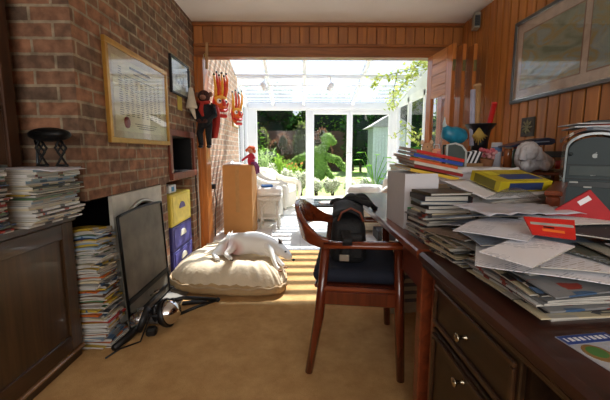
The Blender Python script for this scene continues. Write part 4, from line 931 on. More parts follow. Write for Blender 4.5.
# ================================================================= DESKS
DZ = .74
t = thing('desk', 'dark wooden desk with moulded edge and brass-knobbed drawers in the foreground', 'desk', (.41, .40, 0))
b = B(); b.span((.0,-.75,.700), (1.28,.705,DZ), DESKTOP, bev=.010); b.build('desktop', t)
b = B(); b.span((.012,-.74,.684), (1.26,.695,.700), DARKW, bev=.004); b.span((.025,-.73,.672), (1.25,.68,.684), DARKW); b.build('moulding', t)
DR = wood('#1f130c', '#3a2718', 'y', .35)
b = B(); b.span((.052,.20,.0), (.60,.668,.672), DR); b.span((.048,.20,.0), (.60,.675,.07), DARKW); b.build('pedestal', t)
b = B(); b.box((.060,.668,.335), (.03,.03,.67), MAHOG, bev=.006); b.build('corner_post', t)['label'] = 'corner post with its lit edge coloured lighter red-brown'  # light on the pedestal corner is put into the lighter wood
for z0, z1, zk in ((.505, .662, .583), (.08, .495, .452)):
    b = B(); y0, y1 = .212, .645
    b.span((.038, y0, z0), (.052, y1, z1), DR, bev=.003)
    for a, c in (((.030,y0+.012,z1-.028),(.040,y1-.012,z1-.012)), ((.030,y0+.012,z0+.012),(.040,y1-.012,z0+.028)), ((.030,y0+.012,z0+.028),(.040,y0+.028,z1-.028)), ((.030,y1-.028,z0+.028),(.040,y1-.012,z1-.028))): b.span(a, c, DARKW, bev=.003)
    o = b.build('drawer', t)
    k = B(); k.lathe([(0,0),(.008,0),(.008,.002),(.005,.005),(.005,.018),(.012,.024),(.012,.029),(0,.031)], mat('#b9b09a', .25, 1), n=16, M=Matrix.Translation((.038, (y0+y1)/2, zk)) @ Matrix.Rotation(-PI/2, 4, 'Y')); k.build('knob', o)
b = B(); b.span((.06,-.70,.0), (.60,-.25,.672), DR); b.span((.61,-.70,.0), (.64,.66,.672), DR); b.build('far_pedestal', t)
t = thing('wooden_table', 'orange-brown wooden table continuing beyond the dark desk', 'table', (.41, 1.94, 0))
b = B(); b.span((.0,-.825,.706), (1.27,.80,DZ), MAHOG, bev=.006); b.build('tabletop', t)
b = B(); b.span((.025,-.80,.585), (.045,-.59,.706), MAHOG); b.span((.045,-.61,.585), (.24,-.59,.706), MAHOG); b.span((.22,-.59,.60), (.24,.75,.706), MAHOG); b.span((1.2,-.80,.60), (1.22,.77,.706), MAHOG); b.span((.045,.75,.60), (1.2,.77,.706), MAHOG); b.build('apron', t)
for x in (.05, 1.19):
    for y in (-.79, .75): b = B(); b.box((x, y, .353), (.045,.045,.706), MAHOG, bev=.004, taper=1.1); b.build('leg', t)
t = thing('carton', 'beige printed carton standing on the carpet under the table', 'box', (.72, 2.2, 0), .1); b = B(); b.box((0,0,.17), (.26,.2,.34), mat('#a89678', .8), bev=.004); b.build('carton', t)
for r_ in range(4): b = B(); b.box((0, -.1008, .09+r_*.055), (.20,.001,.025), mat('#57504a', .8)); b.build('printed_line', t)
# low shelf unit along the wall and lidded wooden box
t = thing('shelf_unit', 'low brown wooden shelf unit standing on the table along the wall', 'shelf', (1.2, 2.4, DZ+.001)); b = B()
b.span((-.46,-.32,.215), (.44,.33,.24), MAHOG, bev=.003); b.build('top', t)
for x in (-.44, -.01, .42): b = B(); b.span((x-.012,-.31,0), (x+.012,.32,.215), MAHOG); b.build('side', t)
t = thing('wooden_box', 'slim brown wooden box standing on edge left of the computer tower', 'box', (1.005, 1.265, DZ+.001), R(-41)); b = B()
b.box((0,0,.095), (.04,.47,.19), MAHOG, bev=.004); b.build('body', t); b = B(); b.box((0,0,.20), (.05,.48,.018), MAHOG, bev=.004); b.build('lid', t)
t = thing('wooden_stand', 'small brown wooden stand carrying the white plush and tray', 'stand', (1.44, 2.0, DZ+.001)); b = B(); b.span((-.24,-.075,.20), (.23,.07,.218), MAHOG, bev=.003); b.build('top', t)
for x in (-.225, .215): b = B(); b.span((x-.01,-.07,0), (x+.01,.065,.20), MAHOG); b.build('side', t)

# archive box with folders
t = thing('archive_box', 'white cardboard archive box full of folders at the table edge', 'box', (.605, 1.565, DZ+.001), .03); W_ = mat('#d3d3d8', .7, var=.02); b = B()
for a, c in (((-.15,-.13,0),(.0,.13,.004)), ((-.15,-.13,.004),(-.146,.13,.245)), ((-.004,-.13,.004),(.0,.13,.225)), ((-.146,-.13,.004),(-.004,-.126,.245)), ((-.146,.126,.004),(-.004,.13,.245))): b.span(a, c, W_)
b.build('carton', t)
b = B(); b.span((-.135,-.1312,.035), (-.055,-.13,.088), mat('#1d2b36', .6)); b.build('dark_label', t)
b = B(); b.span((-.135,-.1314,.090), (-.08,-.13,.098), mat('#3f9a5a', .6))
for i in range(4): b.span((-.13+.018*i, -.1318, .045), (-.12+.018*i, -.1312, .055+.012*(i%3)), W_)
b.build('label_print', t)
b = B(); b.prism(rbox_outline(.045,.020,.009), 'y', -.132, -.1305, mat('#2c2926', .8), M=Matrix.Translation((-.035,0,.150))); b.build('hand_hole', t)
cols = [('yellow', '#c9a21e'), ('orange', '#d4813c'), ('blue', '#2b4fa0'), ('yellow', '#d6b02c'), ('dark blue', '#1f2f5c'), ('red', '#b8261e')]
FOLD = [('#d9b23a', -.02, .0, .246, .05, -.03, 'mustard yellow folder at the bottom of the pile on the archive box'), ('#8a1f1c', .03, .0, .259, .06, -.05, 'dark red folder in the pile on the archive box'),
        ('#c8c2b4', .0, -.01, .272, .02, .05, 'cream paper folder in the pile on the archive box'), ('#c65a2a', -.03, .01, .285, .05, .0, 'orange folder in the pile on the archive box'), ('#2a46a0', .02, .0, .298, .05, -.06, 'bright blue folder on the archive box under the red one'), ('#c02a22', .05, .01, .311, .06, .02, 'red folder topmost on the archive box')]
for i, (c, dx, dy, z, tl, rz, lab) in enumerate(FOLD):
    t = thing('folder', lab, 'folder', (.600+dx*.35, 1.565+dy, DZ+.243+.0165*i), rot=(R(5), R(11), rz*.4+.12), group='folders on the archive box')
    b = B(); b.box((0,0,.012), (.235,.20,.0015), mat(c, .5)); b.box((0,0,.0), (.235,.20,.0015), mat(c, .5)); b.box((0,-.0995,.006), (.235,.0015,.012), mat(c, .5)); b.build('cover', t)
    b = B(); b.box((0,.002,.006), (.23,.19,.009), PAGE); b.build('pages', t)
z = stack('flat file', 'of the file pile right of the archive box', 'flat files beside the archive box', .690, 1.59, DZ, .905, .15, .2, 33, ['yellow','dark blue','black','white','yellow','red','cream'], .012, .022, jit=.004, ang=.04, cat='folder', flip=0)
# book stack in front of it
def book(label, x, y, z, w, d, t_, rz, c, group=None, rot=None):
    t = thing('book', label, 'book', (x, y, z), rz, group=group, rot=rot); M_ = mat(c, .45, var=.06); b = B()
    b.span((-w/2,-d/2,0), (w/2,d/2,.002), M_); b.span((-w/2,-d/2,t_-.002), (w/2,d/2,t_), M_); b.span((-w/2,-d/2,.002), (-w/2+.002,d/2,t_-.002), M_); b.build('cover', t)
    b = B(); b.span((-w/2+.002,-d/2+.004,.002), (w/2-.004,d/2-.004,t_-.002), PAGE); b.build('pages', t); return t
z = stack('magazine', 'of the slumped pile under the dark books', 'magazines under the dark books', .545, 1.272, DZ, .852, .20, .16, 31, ['grey','black','white','cream','grey','dark blue','white','green'], .004, .010, jit=.008, ang=.10, lean=(.0, 0), base=.1)
bk = [('white paperback with dark band under the black books', '#bfc0bd', .013, .0), ('black hardback book near the top of the book stack', '#15181c', .015, .12), ('grey blue paperback in the middle of the book stack', '#5c6b78', .013, -.08), ('thick navy hardback near the top of the book stack', '#1c2738', .020, .05), ('olive brown book topmost on the book stack', '#3e3a2a', .011, .16)]
for lab, c, th, rz in bk:
    book(lab, .545+.006*math.sin(z*90), 1.272, z+.0008, .170, .145, th, PI/2*0+rz+PI/2*0, c, 'books at the desk front'); z += th+.001
# white paper pile, software box, long white box
z = stack('sheet pile', 'of the white paper block behind the books', 'white paper block', .825, 1.38, DZ, .925, .29, .25, 41, ['white'], .012, .02, jit=.004, ang=.03, base=.3, field=lambda X, Y, Z: Z+.24*max(0,(Z-.74)/.19)*(Y-1.38), cat='paper', flip=0)
def sheet_at(lab, x, y, z, w, d, rz, curl, m, name='sheet', cat='paper', group=None, th=.0012, seed=1):
    b = B(); b.grid(lambda u, v: ((u-.5)*w, (v-.5)*d, curl*((u-.5)**2*4)*(1 if u > .5 else .3) + .004*math.sin(v*6+seed)*u), 12, 8, m)
    o = b.build(name, None, (x, y, z), rz); solidify(o, th, 1); return tag(o, lab, cat, group)
sheet_at('large white sheet with lifted corner on top of the paper block', .81, 1.375, z+.002, .33, .25, .35, .012, WPAPER).rotation_euler = (.22, 0, .33)
t = thing('printed_carton', 'yellow and blue printed carton lying on the white paper block', 'box', (.89, 1.39, z+.012), rot=(.22, .0, .2)); b = B(); b.box((0,0,.022), (.25,.17,.044), mat('#b9a820', .45), bev=.002); b.build('carton', t)
b = B(); b.box((.02,-.02,.0445), (.17,.07,.001), mat('#24407c', .4)); b.box((-.125,-.0,.022), (.0015,.12,.036), mat('#6a6420', .4)); b.box((.0,-.0855,.022), (.16,.001,.03), mat('#2e3f6a', .4)); b.build('blue_print', t)
b = B(); b.box((-.075,.03,.0452), (.05,.05,.001), mat('#d8cf3a', .4)); b.build('yellow_print', t)
t = thing('long_carton', 'long white crumpled cardboard box lying across the table', 'box', (.955, 1.88, DZ+.001), .06); b = B()
b.box((0,0,.126), (.47,.20,.250), mat('#cfcdd0', .75, var=.05, bump=.5, bscale=12), bev=.008, seg=2); b.build('carton', t)
b = B(); b.grid(lambda u, v: (-.235+.47*u, -.10-.02*v, .253+.006*math.sin(u*20)-.03*v*v), 16, 4, mat('#dad8da', .75)); solidify(b.build('flap', t), .002)
# transparent bag
t = thing('plastic_bag', 'clear rounded plastic bag lying on the heap of papers', 'bag', (.70, 1.06, .925), .4)
b = B(); b.grid(lambda u, v: (-.075+.15*u, -.05+.10*v, .003+.034*math.sin(PI*u)**.6*math.sin(PI*v)**.6+.003*math.sin(u*17+v*9)), 16, 12, glass_mat('clear_plastic', '#dfe6ea', .35, .12)); b.build('film', t)

# desk heaps
paper_h = ['white','white','white','pale blue','grey','cream','white','grey','pink','white','dark blue','brown']
z1 = stack('magazine', 'of the left desk heap above the drawers', 'magazines in the left desk heap', .572, 1.045, DZ, .812, .25, .19, 51, ['grey','brown','cream','grey','white','black','white','grey','cream','brown'], .0025, .006, jit=.010, ang=.10, base=.05, field=wob(.572, 1.045, DZ, .87, .007, .0, .05, 2, .5, .08), gap=.0014, lean=(-.0, 0))
z2 = stack('letter', 'of the front desk heap at the desk edge', 'letters and papers in the front desk heap', .588, .752, DZ, .812, .25, .28, 52, ['grey','white','cream','grey','pale blue','white','white','grey','black'], .002, .0055, jit=.011, ang=.06, base=.06, field=wob(.59, .765, DZ, .87, .007, .0, -.04, 3, .5, .09), gap=.0014, cat='paper')
z3 = stack('envelope', 'of the right desk heap before the computer', 'envelopes and papers in the right desk heap', .862, .742, DZ, .812, .25, .28, 53, ['white','grey','white','pale blue','white','cream','black'], .002, .006, jit=.010, ang=.04, base=-.05, field=wob(.86, .755, DZ, .87, .007, .0, -.04, 4, .5, .09), gap=.0014, cat='paper')
zt = max(z1, z2, z3)+.008
rr = random.Random(77); FX = [('newspaper', 'folded grey newspaper in the top layer of the big desk heap', '#8e8c84', .66, .83, .40, .28, .15), ('magazine', 'white glossy magazine jutting over the desk heap front', '#e6e6ea', .58, .74, .30, .22, -.5),
      ('letter', 'pale letter lying across the middle of the big desk heap', '#dcdde4', .80, .80, .30, .21, .25), ('magazine', 'brown printed magazine in the top layer of the left desk heap', '#7a6450', .56, 1.02, .28, .2, .3),
      ('newspaper', 'cream newspaper spread across the whole desk heap', '#b9b49f', .74, .78, .42, .29, -.18), ('envelope', 'large white envelope sloping across the desk heap', '#dadade', .70, .72, .33, .23, -.32), ('letter', 'light blue letter partly hidden in the desk heap', '#a9bccf', .62, .90, .30, .21, -.1),
      ('magazine', 'dark green magazine under the white papers of the heap', '#4c5248', .78, .70, .29, .22, .4), ('envelope', 'white window envelope near the right end of the heap', '#d6d6dc', .90, .74, .24, .12, -.3), ('newspaper', 'grey printed newspaper curling over the heap front', '#96968a', .80, .66, .28, .2, -.2),
      ('letter', 'white letter on the far side of the desk heap', '#dcdce2', .64, 1.02, .30, .21, .35), ('envelope', 'white envelope with red stamp on the heap top', '#e0e0e6', .86, .66, .30, .14, -.12), ('letter', 'pale crumpled letter topmost beside the red packet', '#d0d2da', .66, .98, .30, .21, -.15)]
FX += [('envelope', 'small white envelope poking out over the front of the heap', '#ececf0', .50, .70, .17, .11, .5), ('letter', 'white typed letter fanned toward the right on the heap', '#e2e2e8', .93, .68, .30, .21, -.45), ('magazine', 'dark glossy magazine angled across the heap centre', '#33343a', .70, .86, .28, .20, -.6),
 ('letter', 'pale letter with torn edge left of the red packet', '#d6d8e0', .55, .86, .24, .17, .7), ('envelope', 'long white envelope lying over the heap beside the red book', '#e8e8ec', .76, .90, .23, .11, .1), ('magazine', 'blue and white magazine at the back of the heap', '#8ea6c4', .60, 1.06, .26, .19, -.2)]
base_f = wob(.70, .80, zt, zt+.10, .005, .0, .0, 5, .28, .12)
z = zt
def topf(X, Y, Z):
    dd = math.hypot((X-.70)/1.25, Y-.82); k = max(0, Z-zt+.012)/.06
    return Z - .28*k*max(0, dd-.13)**1.5 + .0025*math.sin(X*21+1)*math.cos(Y*17)
for i, (nm, lab, c, x, y, w_, d_, rz) in enumerate(FX):
    th = rr.uniform(.0012, .0032); b = mag(B(), w_, d_, th, rz, text_mat(c, ['#8d8d90', '#9aa0ac', '#a49a90'][i % 3], round(rz, 2)), x, y, z, topf, nu=14, nv=10)
    o = b.build(nm, None, (x, y, z), norm=False); tag(o, lab, {'newspaper': 'newspaper', 'magazine': 'magazine', 'letter': 'paper', 'envelope': 'paper'}[nm]); z += th+.0016
ZT = z+.004
b = B(); b.grid(lambda u, v: (-.15+.3*u, -.1+.2*v, .004+.012*abs(mnoise.noise(Vector((u*5, v*5, 9))))), 14, 12, mat('#c9ccd8', .35, var=.04)); tag(solidify(b.build('plastic_wrapper', None, (.66, 1.0, ZT), .1), .001, 1), 'crumpled pale plastic wrapper over the far side of the heap', 'wrapper')
# red packet and red book
t = thing('red_packet', 'bright red and orange packet with grey band propped on the heap', 'packet', (.575, .720, ZT-.012), rot=(R(34), R(4), R(-20))); t.scale = (.72, .72, .72)
b = B(); RDP = mat('#c4231a', .35); b.add([(-.06,0,0),(.055,0,0),(.07,.085,0),(-.075,.075,0),(-.06,0,.006),(.055,0,.006),(.07,.085,.006),(-.075,.075,.006)], [(0,3,2,1),(4,5,6,7),(0,1,5,4),(1,2,6,5),(2,3,7,6),(3,0,4,7)], RDP); b.build('packet', t)
b = B(); b.box((.0,.05,.0066), (.12,.011,.001), mat('#9a9a94', .4), rz=.05); b.build('grey_band', t); b = B(); b.box((.0,.022,.0066), (.06,.010,.001), mat('#e6722a', .4)); b.box((-.01,.036,.0066), (.03,.006,.001), BLACK); b.build('print', t)
t = thing('red_book', 'red book standing on its corner in front of the computer tower', 'book', (.825, .925, ZT-.022), rot=(R(80), R(-38), R(-20)))
b = B(); b.box((.0,.0,-.006), (.125,.135,.009), PAGE); b.build('pages', t); b = B(); b.box((.0,.0,.0), (.13,.14,.002), mat('#a8141c', .7), bev=.0005); b.box((0,0,-.0125), (.13,.14,.002), mat('#a8141c', .7)); b.build('cover', t)
b = B(); b.box((.035,.052,.0016), (.032,.014,.0008), WPAPER); b.build('white_label', t); b = B(); b.box((-.02,-.01,.0016), (.05,.004,.0008), mat('#d8a0a0', .5)); b.build('title_line', t)
# leaflet at front
t = thing('leaflet', 'blue and white travel leaflet lying on the dark desk in front', 'leaflet', (.535, .475, DZ+.0005), .13); t.scale = (.85, .9, 1); b = B(); b.box((0,0,.0008), (.125,.215,.0016), mat('#aeb2ba', .4)); b.build('sheet', t)
b = B(); b.box((.0,.092,.0018), (.122,.028,.0006), mat('#1f3f8c', .3)); b.build('blue_banner', t)
for i in range(9): b = B(); b.box((-.052+.013*i, .092, .0023), (.008 if i % 4 else .004, .012, .0004), mat('#e8ecf4', .4)); b.build('letter', t)
b = B(); b.prism([(-.030+.026*math.cos(a*PI/8), .045+.028*math.sin(a*PI/8)) for a in range(16)], 'z', .0016, .0022, mat('#8a6a3a', .5)); b.build('picture', t)
b = B(); b.prism([(-.030+.018*math.cos(a*PI/8), .048+.018*math.sin(a*PI/8)) for a in range(16)], 'z', .0022, .0027, mat('#4a7a3a', .5)); b.build('picture_middle', t)
b = B(); b.prism([(.01,.07),(.06,.0),(.01,-.03)], 'z', .0016, .0020, mat('#aab4c6', .4)); b.build('folded_panel', t)

# ---------------------------------------------------------------- computer tower
t = thing('computer_tower', 'dark teal computer tower with arched top and clear edge, right side', 'computer', (1.395, 1.575, DZ+.001), R(-36)); TW = mat('#2b3b3e', .55, var=.05); CLR = mat('#8b989a', .2, var=.05, coat=.5)
W2, D2, H2 = .104, .165, .425
def archp(w, h, k): return [(-w, .0), (w, .0)] + [(w*math.cos(PI*i/14), h-k+k*math.sin(PI*i/14)**.8) for i in range(15)]
b = B(); b.prism(archp(W2-.008, H2-.02, .075), 'y', -D2+.012, D2-.01, TW); b.build('case', t)
b = B(); b.prism(archp(W2-.010, H2-.024, .073), 'y', -D2, -D2+.014, TW); b.build('front', t)
arc = [(W2*math.cos(PI*i/16), H2-.078+.078*math.sin(PI*i/16)**.8) for i in range(17)]; path = [(W2, .005)]+arc+[(-W2, .005)]
inner = [(x*.93, z-.010) for x, z in path]; n = len(path); b = B()
b.add([(x, -D2-.004, z) for x, z in path] + [(x, -D2-.004, z) for x, z in inner] + [(x, D2, z) for x, z in path] + [(x, D2, z) for x, z in inner],
      [f for i in range(n-1) for f in ((i, i+1, n+i+1, n+i), (i, 2*n+i, 2*n+i+1, i+1), (n+i, n+i+1, 3*n+i+1, 3*n+i), (2*n+i, 3*n+i, 3*n+i+1, 2*n+i+1))], CLR); b.build('clear_shell', t)
b = B(); b.box((0,-D2-.001,.255), (.17,.003,.045), mat('#3c4948', .5), bev=.001); b.box((0,-D2-.001,.218), (.19,.003,.004), BLACK); b.box((0,-D2-.001,.282), (.19,.003,.003), BLACK); b.build('drive_bay', t)
b = B(); b.box((.0,-D2-.001,.195), (.18,.003,.026), mat('#1c2424', .35), bev=.001); b.build('disk_slot', t)
b = B(); b.box((-.065,-D2-.004,.203), (.032,.006,.007), mat('#c2c6c2', .3), bev=.002); b.box((-.015,-D2-.004,.183), (.03,.006,.007), mat('#c2c6c2', .3), bev=.002); b.build('button', t)
b = B(); b.box((.0,-D2-.001,.236), (.018,.003,.004), mat('#b8bfbd', .4)); b.build('badge', t)
b = B()   # fruit emblem: body with a bite, leaf
pts = []
for i in range(24):
    a = 2*PI*i/24; r_ = .0105*(1-.12*math.exp(-((a-PI/2)/.35)**2)-.08*math.exp(-((a-3*PI/2)/.3)**2)) - (.0045*math.exp(-(min(a, 2*PI-a)/.45)**2))
    pts.append((r_*.92*math.cos(a), r_*math.sin(a)))
b.prism(pts, 'y', -D2-.003, -D2+.001, mat('#aeb8b8', .3), M=Matrix.Translation((.0,0,.322))); b.prism([(-.001,.011),(.005,.017),(.003,.011)], 'y', -D2-.003, -D2+.001, mat('#aeb8b8', .3), M=Matrix.Translation((0,0,.322))); b.build('emblem', t)
for s in (-1,1): b = B(); b.lathe([(0,0),(.008,0),(.008,.006),(0,.007)], mat('#232c2e', .4), M=Matrix.Translation((s*.085,-D2,.33)) @ Matrix.Rotation(PI/2, 4, 'X')); b.build('screw', t)
zc = DZ+.001+H2+.001
PB = ['#a8aeb8', '#8d949a', '#b9b6ae']
b = B()
def drape(off): return lambda u, v: (-.115+.23*u, -.15+.28*v, off - .050*abs((u-.5)*2)**2.4 + .003*math.sin(v*8+u*5))
for i, (lab, c) in enumerate((('bluish grey magazine draped over the arched computer top, lowest', 0), ('grey curved magazine lying on another over the computer top', 1))):
    b = B(); b.grid(drape(.004), 14, 8, cover_mat('draped', PB[c], ['#5c6a7c', '#c9c4b6', '#8a5a44'], 20)); tag(solidify(b.build('magazine', None, (1.395, 1.575, zc+.006+.0075*i), R(-36)), .005, 1), lab, 'magazine')
b = B(); b.box((0,0,.004), (.23,.28,.006), mat('#c7ccd0', .4)); tag(b.build('flat_magazine', None, (1.43, 1.59, zc+.0235), -.5), 'pale flat magazine above the draped ones on the computer', 'magazine')
b = B(); b.box((0,0,.004), (.17,.13,.007), mat('#a8442e', .5)); tag(b.build('red_booklet', None, (1.45, 1.54, zc+.0315), -.8), 'reddish booklet between papers on top of the computer', 'booklet')
b = B(); b.box((0,0,.003), (.25,.2,.004), mat('#d4d6da', .4)); tag(b.build('white_envelope', None, (1.42, 1.58, zc+.0395), -.3), 'thin white envelope under the black folder on the computer', 'paper')
b = B(); b.box((0,0,.006), (.22,.24,.012), BLACK, bev=.002); tag(b.build('black_folder', None, (1.49, 1.58, zc+.0455), -.5), 'black folder lying topmost on the computer tower', 'folder')

# ---------------------------------------------------------------- clutter on the shelf unit (top z)
SZ = DZ+.001+.24+.001
def clutter(x, y): return (x, y, SZ)
t = thing('plush_toy', 'tan plush toy animal on the shelf unit behind the folders', 'toy', clutter(.84, 2.18)); b = B(); P1 = mat('#c89a72', .95, bump=.8, bscale=70); b.sph((0,0,.055), (.05,.045,.055), P1, n=14); b.build('body', t)
b = B(); b.sph((-.01,-.02,.125), (.036,.034,.034), P1, n=14)
for s in (-1,1): b.sph((-.01+s*.03,-.01,.16), (.013,.010,.016), mat('#d8b494', .9), n=8); b.sph((-.01+s*.012,-.052,.13), .004, BLACK, n=6)
b.build('head', t); b = B()
for s in (-1,1): b.tube([(s*.04,-.01,.08),(s*.065,-.04,.05)], [.018,.013], P1); b.tube([(s*.03,-.02,.02),(s*.045,-.075,.018)], [.02,.016], P1)
b.build('limb', t)
t = thing('gift_bag', 'small orange and white patterned paper bag beside the tan plush', 'bag', clutter(.915, 2.22), -.3); b = B(); b.box((0,0,.06), (.055,.05,.12), cover_mat('gift', '#d8742a', ['#e6ded0', '#c83c2a', '#e8b070'], 45), bev=.003); b.build('bag', t); b = B(); b.tube([(-.02,0,.119),(-.015,0,.15),(.015,0,.15),(.02,0,.119)], .003, WPAPER, n=5); b.build('handle', t)
t = thing('magazine_holder', 'white rimmed magazine holder with arched front holding green folders', 'holder', clutter(1.005, 2.16), -.15)
b = B(); pr = [(-.055,0),(.055,0),(.055,.10),(.03,.135),(-.01,.15),(-.055,.145)]; b.prism(pr, 'y', -.06, -.055, mat('#2b3a34', .5)); b.prism(pr, 'y', .055, .06, mat('#2b3a34', .5)); b.span((-.055,-.055,0), (.055,.055,.004), mat('#2b3a34', .5)); b.build('shell', t)
b = B(); b.tube([(-.058,-.058,0),(-.058,-.058,.143),(-.01,-.058,.152),(.032,-.058,.137),(.058,-.058,.10),(.058,-.058,0)], .007, mat('#c9ccc8', .5), n=7); b.build('rim', t)
b = B(); b.span((-.0,-.054,.004), (.03,.05,.125), mat('#a9a83c', .6)); b.span((-.045,-.052,.004), (-.005,.05,.135), mat('#d3d2c4', .6)); b.build('folder', t)
t = thing('blue_bird', 'turquoise blue glass bird ornament with a pale pointed beak', 'ornament', (1.00, 2.16, SZ+.1535), .3); t.scale = (1.35, 1.35, 1.35); b = B(); TQ = mat('#1f7f9e', .35, var=.3, scale=30, bump=.5, bscale=30)
b.tube([(.075,0,.03),(.045,0,.035),(.0,0,.04),(-.04,0,.05),(-.055,0,.08)], [.012,.036,.042,.034,.012], TQ, n=12, cap=True); b.build('body', t); b = B(); b.tube([(-.052,0,.072),(-.060,0,.095),(-.058,0,.125)], [.012,.007,.001], mat('#c8d4d4', .3), n=8); b.build('beak', t); b = B()
for s in (-1,1): b.cyl((s*.015,0,0), (s*.012,0,.02), .006, TQ, n=6)
b.build('foot', t)
t = thing('zebra_cloth', 'black and white striped cloth bundle leaning beside the pot', 'cloth', clutter(1.125, 2.17)); b = B(); 
for i in range(7): b.box((-.04+.014*i, .0, .055), (.0145,.05,.11-.006*abs(i-3)), [BLACK, WPAPER][i % 2], bev=.003, rot=(0,.38,0))
b.build('bundle', t)
b = B(); b.box((0,0,.05), (.16,.13,.10), mat('#9a7a52', .8), bev=.003); tag(b.build('brown_carton', None, (1.385, 2.56, SZ)), 'small brown carton supporting the dark pot', 'box')
t = thing('plant_pot', 'dark flared pot with yellow splayed leaf motif holding paper rolls', 'pot', (1.385, 2.56, SZ+.101)); b = B(); PT = mat('#14141a', .4)
b.lathe([(0,0),(.055,0),(.06,.06),(.075,.16),(.105,.20),(.112,.205),(.105,.21),(.07,.17),(.05,.05),(0,.04)], PT, n=26); b.build('pot', t)
b = B(); RA = mat('#b89a4a', .7)
for i in range(9):
    a = -2.15; k_ = i-4
    b.tube([(.088*math.cos(a), .088*math.sin(a), .175), (.080*math.cos(a+.10*k_), .080*math.sin(a+.10*k_), .12), (.069*math.cos(a+.24*k_), .069*math.sin(a+.24*k_), .05+.016*abs(k_))], [.006,.011,.003], RA, n=6)
b.build('leaf_motif', t)
def roll(lab, dx, dy, h, r_, m, lean, cap=None):
    t = thing('paper_roll', lab, 'tube', (1.385+dx, 2.56+dy, SZ+.145), rot=(0, lean, 0)); b = B(); b.lathe([(r_*.8,0.002),(r_,0.002),(r_,h),(r_*.8,h),(r_*.8,0.002)], m, n=18); b.build('tube', t)
    if cap: b = B(); b.lathe([(0,h+.004),(r_*1.05,h+.004),(r_*1.05,h-.01),(r_,h-.01)], cap, n=18); b.build('cap', t)
roll('tall pale lilac paper roll standing leftmost in the dark pot', -.062, -.01, .42, .018, mat('#b3b4cc', .6), -.04)
roll('tall tan cardboard tube, middle one in the dark pot', -.022, .01, .46, .026, mat('#b08658', .7), -.03, mat('#c9a070', .6))
roll('short bright red tube leaning right in the dark pot', .034, .0, .33, .020, mat('#c01818', .35), .20, mat('#d83028', .35))
t = thing('flower_pot', 'little pink flowers in a small basket on the shelf unit', 'flowers', clutter(1.225, 2.16)); b = B(); b.lathe([(0,0),(.035,0),(.045,.05),(.04,.05),(0,.04)], mat('#8a5a3c', .8), n=14); b.build('basket', t); b = B(); rr = random.Random(6)
for i in range(26): b.sph((rr.uniform(-.05,.05), rr.uniform(-.04,.04), .06+rr.uniform(0,.055)), rr.uniform(.010,.017), mat(rr.choice(['#d07a84','#c45c66','#d8a0a0']), .8), n=7)
b.build('flower', t)
t = thing('white_mug', 'small white mug with blue band on the shelf unit', 'mug', clutter(1.31, 2.20)); b = B(); b.lathe([(0,0),(.03,0),(.032,.16),(.029,.16),(.027,.01),(0,.01)], mat('#b9bcc6', .35), n=18); b.build('cup', t); b = B(); b.lathe([(.0325,.10),(.0335,.10),(.0335,.13),(.0325,.13)], mat('#4a6c9a', .4), n=18); b.build('blue_band', t)
def jar(lab, x, y, r_, h, c, cc):
    t = thing('jar', lab, 'jar', clutter(x, y), group='jars on the shelf unit'); b = B(); b.lathe([(0,0),(r_,0),(r_,h*.8),(r_*.8,h*.86),(r_*.8,h*.9),(0,h*.9)], mat(c, .2, coat=.4), n=16); b.build('body', t); b = B(); b.lathe([(0,h),(r_*.85,h),(r_*.85,h*.88),(0,h*.88)], mat(cc, .4), n=16); b.build('lid', t)
jar('orange-brown jar, leftmost of the jars on the shelf unit', 1.345, 2.13, .024, .135, '#9a5a34', '#c4b8a4'); jar('clear green jar in the middle of the jars on the shelf', 1.40, 2.13, .022, .135, '#7c9a88', '#a83a2c'); jar('pale glass jar, rightmost of the jars on the shelf', 1.455, 2.13, .024, .135, '#b9b2a4', '#d8d4c8')
b = B(); b.box((0,0,.013), (.24,.10,.026), mat('#8e6a44', .7), bev=.003); tag(b.build('wooden_tray', None, (1.06, 2.16, SZ), .03), 'thin brown wooden strip box at the front of the shelf unit', 'box')
# navy case on jars
t = thing('navy_case', 'navy blue flat case balanced on top of the jars', 'case', (1.475, 2.13, SZ+.137), rot=(.0,-.06,.12)); b = B(); NV = mat('#22324e', .35, coat=.2)
b.prism([(-.17,.0),(.12,.0),(.145,.012),(.14,.035),(.09,.046),(-.02,.034),(-.17,.010)], 'y', -.05, .06, NV); b.build('shell', t); b = B(); b.box((.05,-.0515,.022), (.10,.003,.006), mat('#8fa0b8', .4)); b.build('edge_strip', t)
# plush on stand
t = thing('white_plush', 'white fluffy plush dog slumped beside the wall', 'toy', (1.40, 1.99, DZ+.001+.219), .2); t.scale = (1.12, 1.0, 1.2); PL = mat('#d9d9de', .95, var=.05, bump=1.0, bscale=55); b = B()
b.sph((-.02,0,.075), (.075,.055,.078), PL, n=20, bump=.15, bs=5); b.tube([(-.03,0,.05),(.05,0,.06),(.12,-.01,.04)], [.05,.05,.03], PL, n=12); b.build('body', t)
b = B(); b.sph((-.045,-.035,.10), (.048,.042,.045), PL, n=16, bump=.15); b.tube([(-.085,-.04,.12),(-.10,-.05,.06)], [.015,.02], PL, n=8); b.tube([(-.005,-.05,.12),(.0,-.065,.06)], [.015,.02], PL, n=8); b.build('head', t)
b = B(); b.tube([(-.06,-.03,.05),(-.085,-.055,.02)], [.026,.022], PL, n=10); b.tube([(.04,-.03,.04),(.07,-.055,.022)], [.026,.022], PL, n=10); b.build('paw', t)
t = thing('tray', 'shallow beige tray with small red tin near the wall', 'tray', (1.585, 2.0, DZ+.001+.2195)); b = B(); b.box((0,0,.008), (.14,.12,.016), mat('#a59a82', .6), bev=.003, taper=1.08); b.build('tray', t)
b = B(); b.lathe([(0,0),(.022,0),(.022,.05),(0,.05)], mat('#a3282a', .4), n=14); tag(b.build('red_tin', None, (1.575, 1.985, DZ+.001+.237)), 'small red tin standing in the beige tray', 'tin')
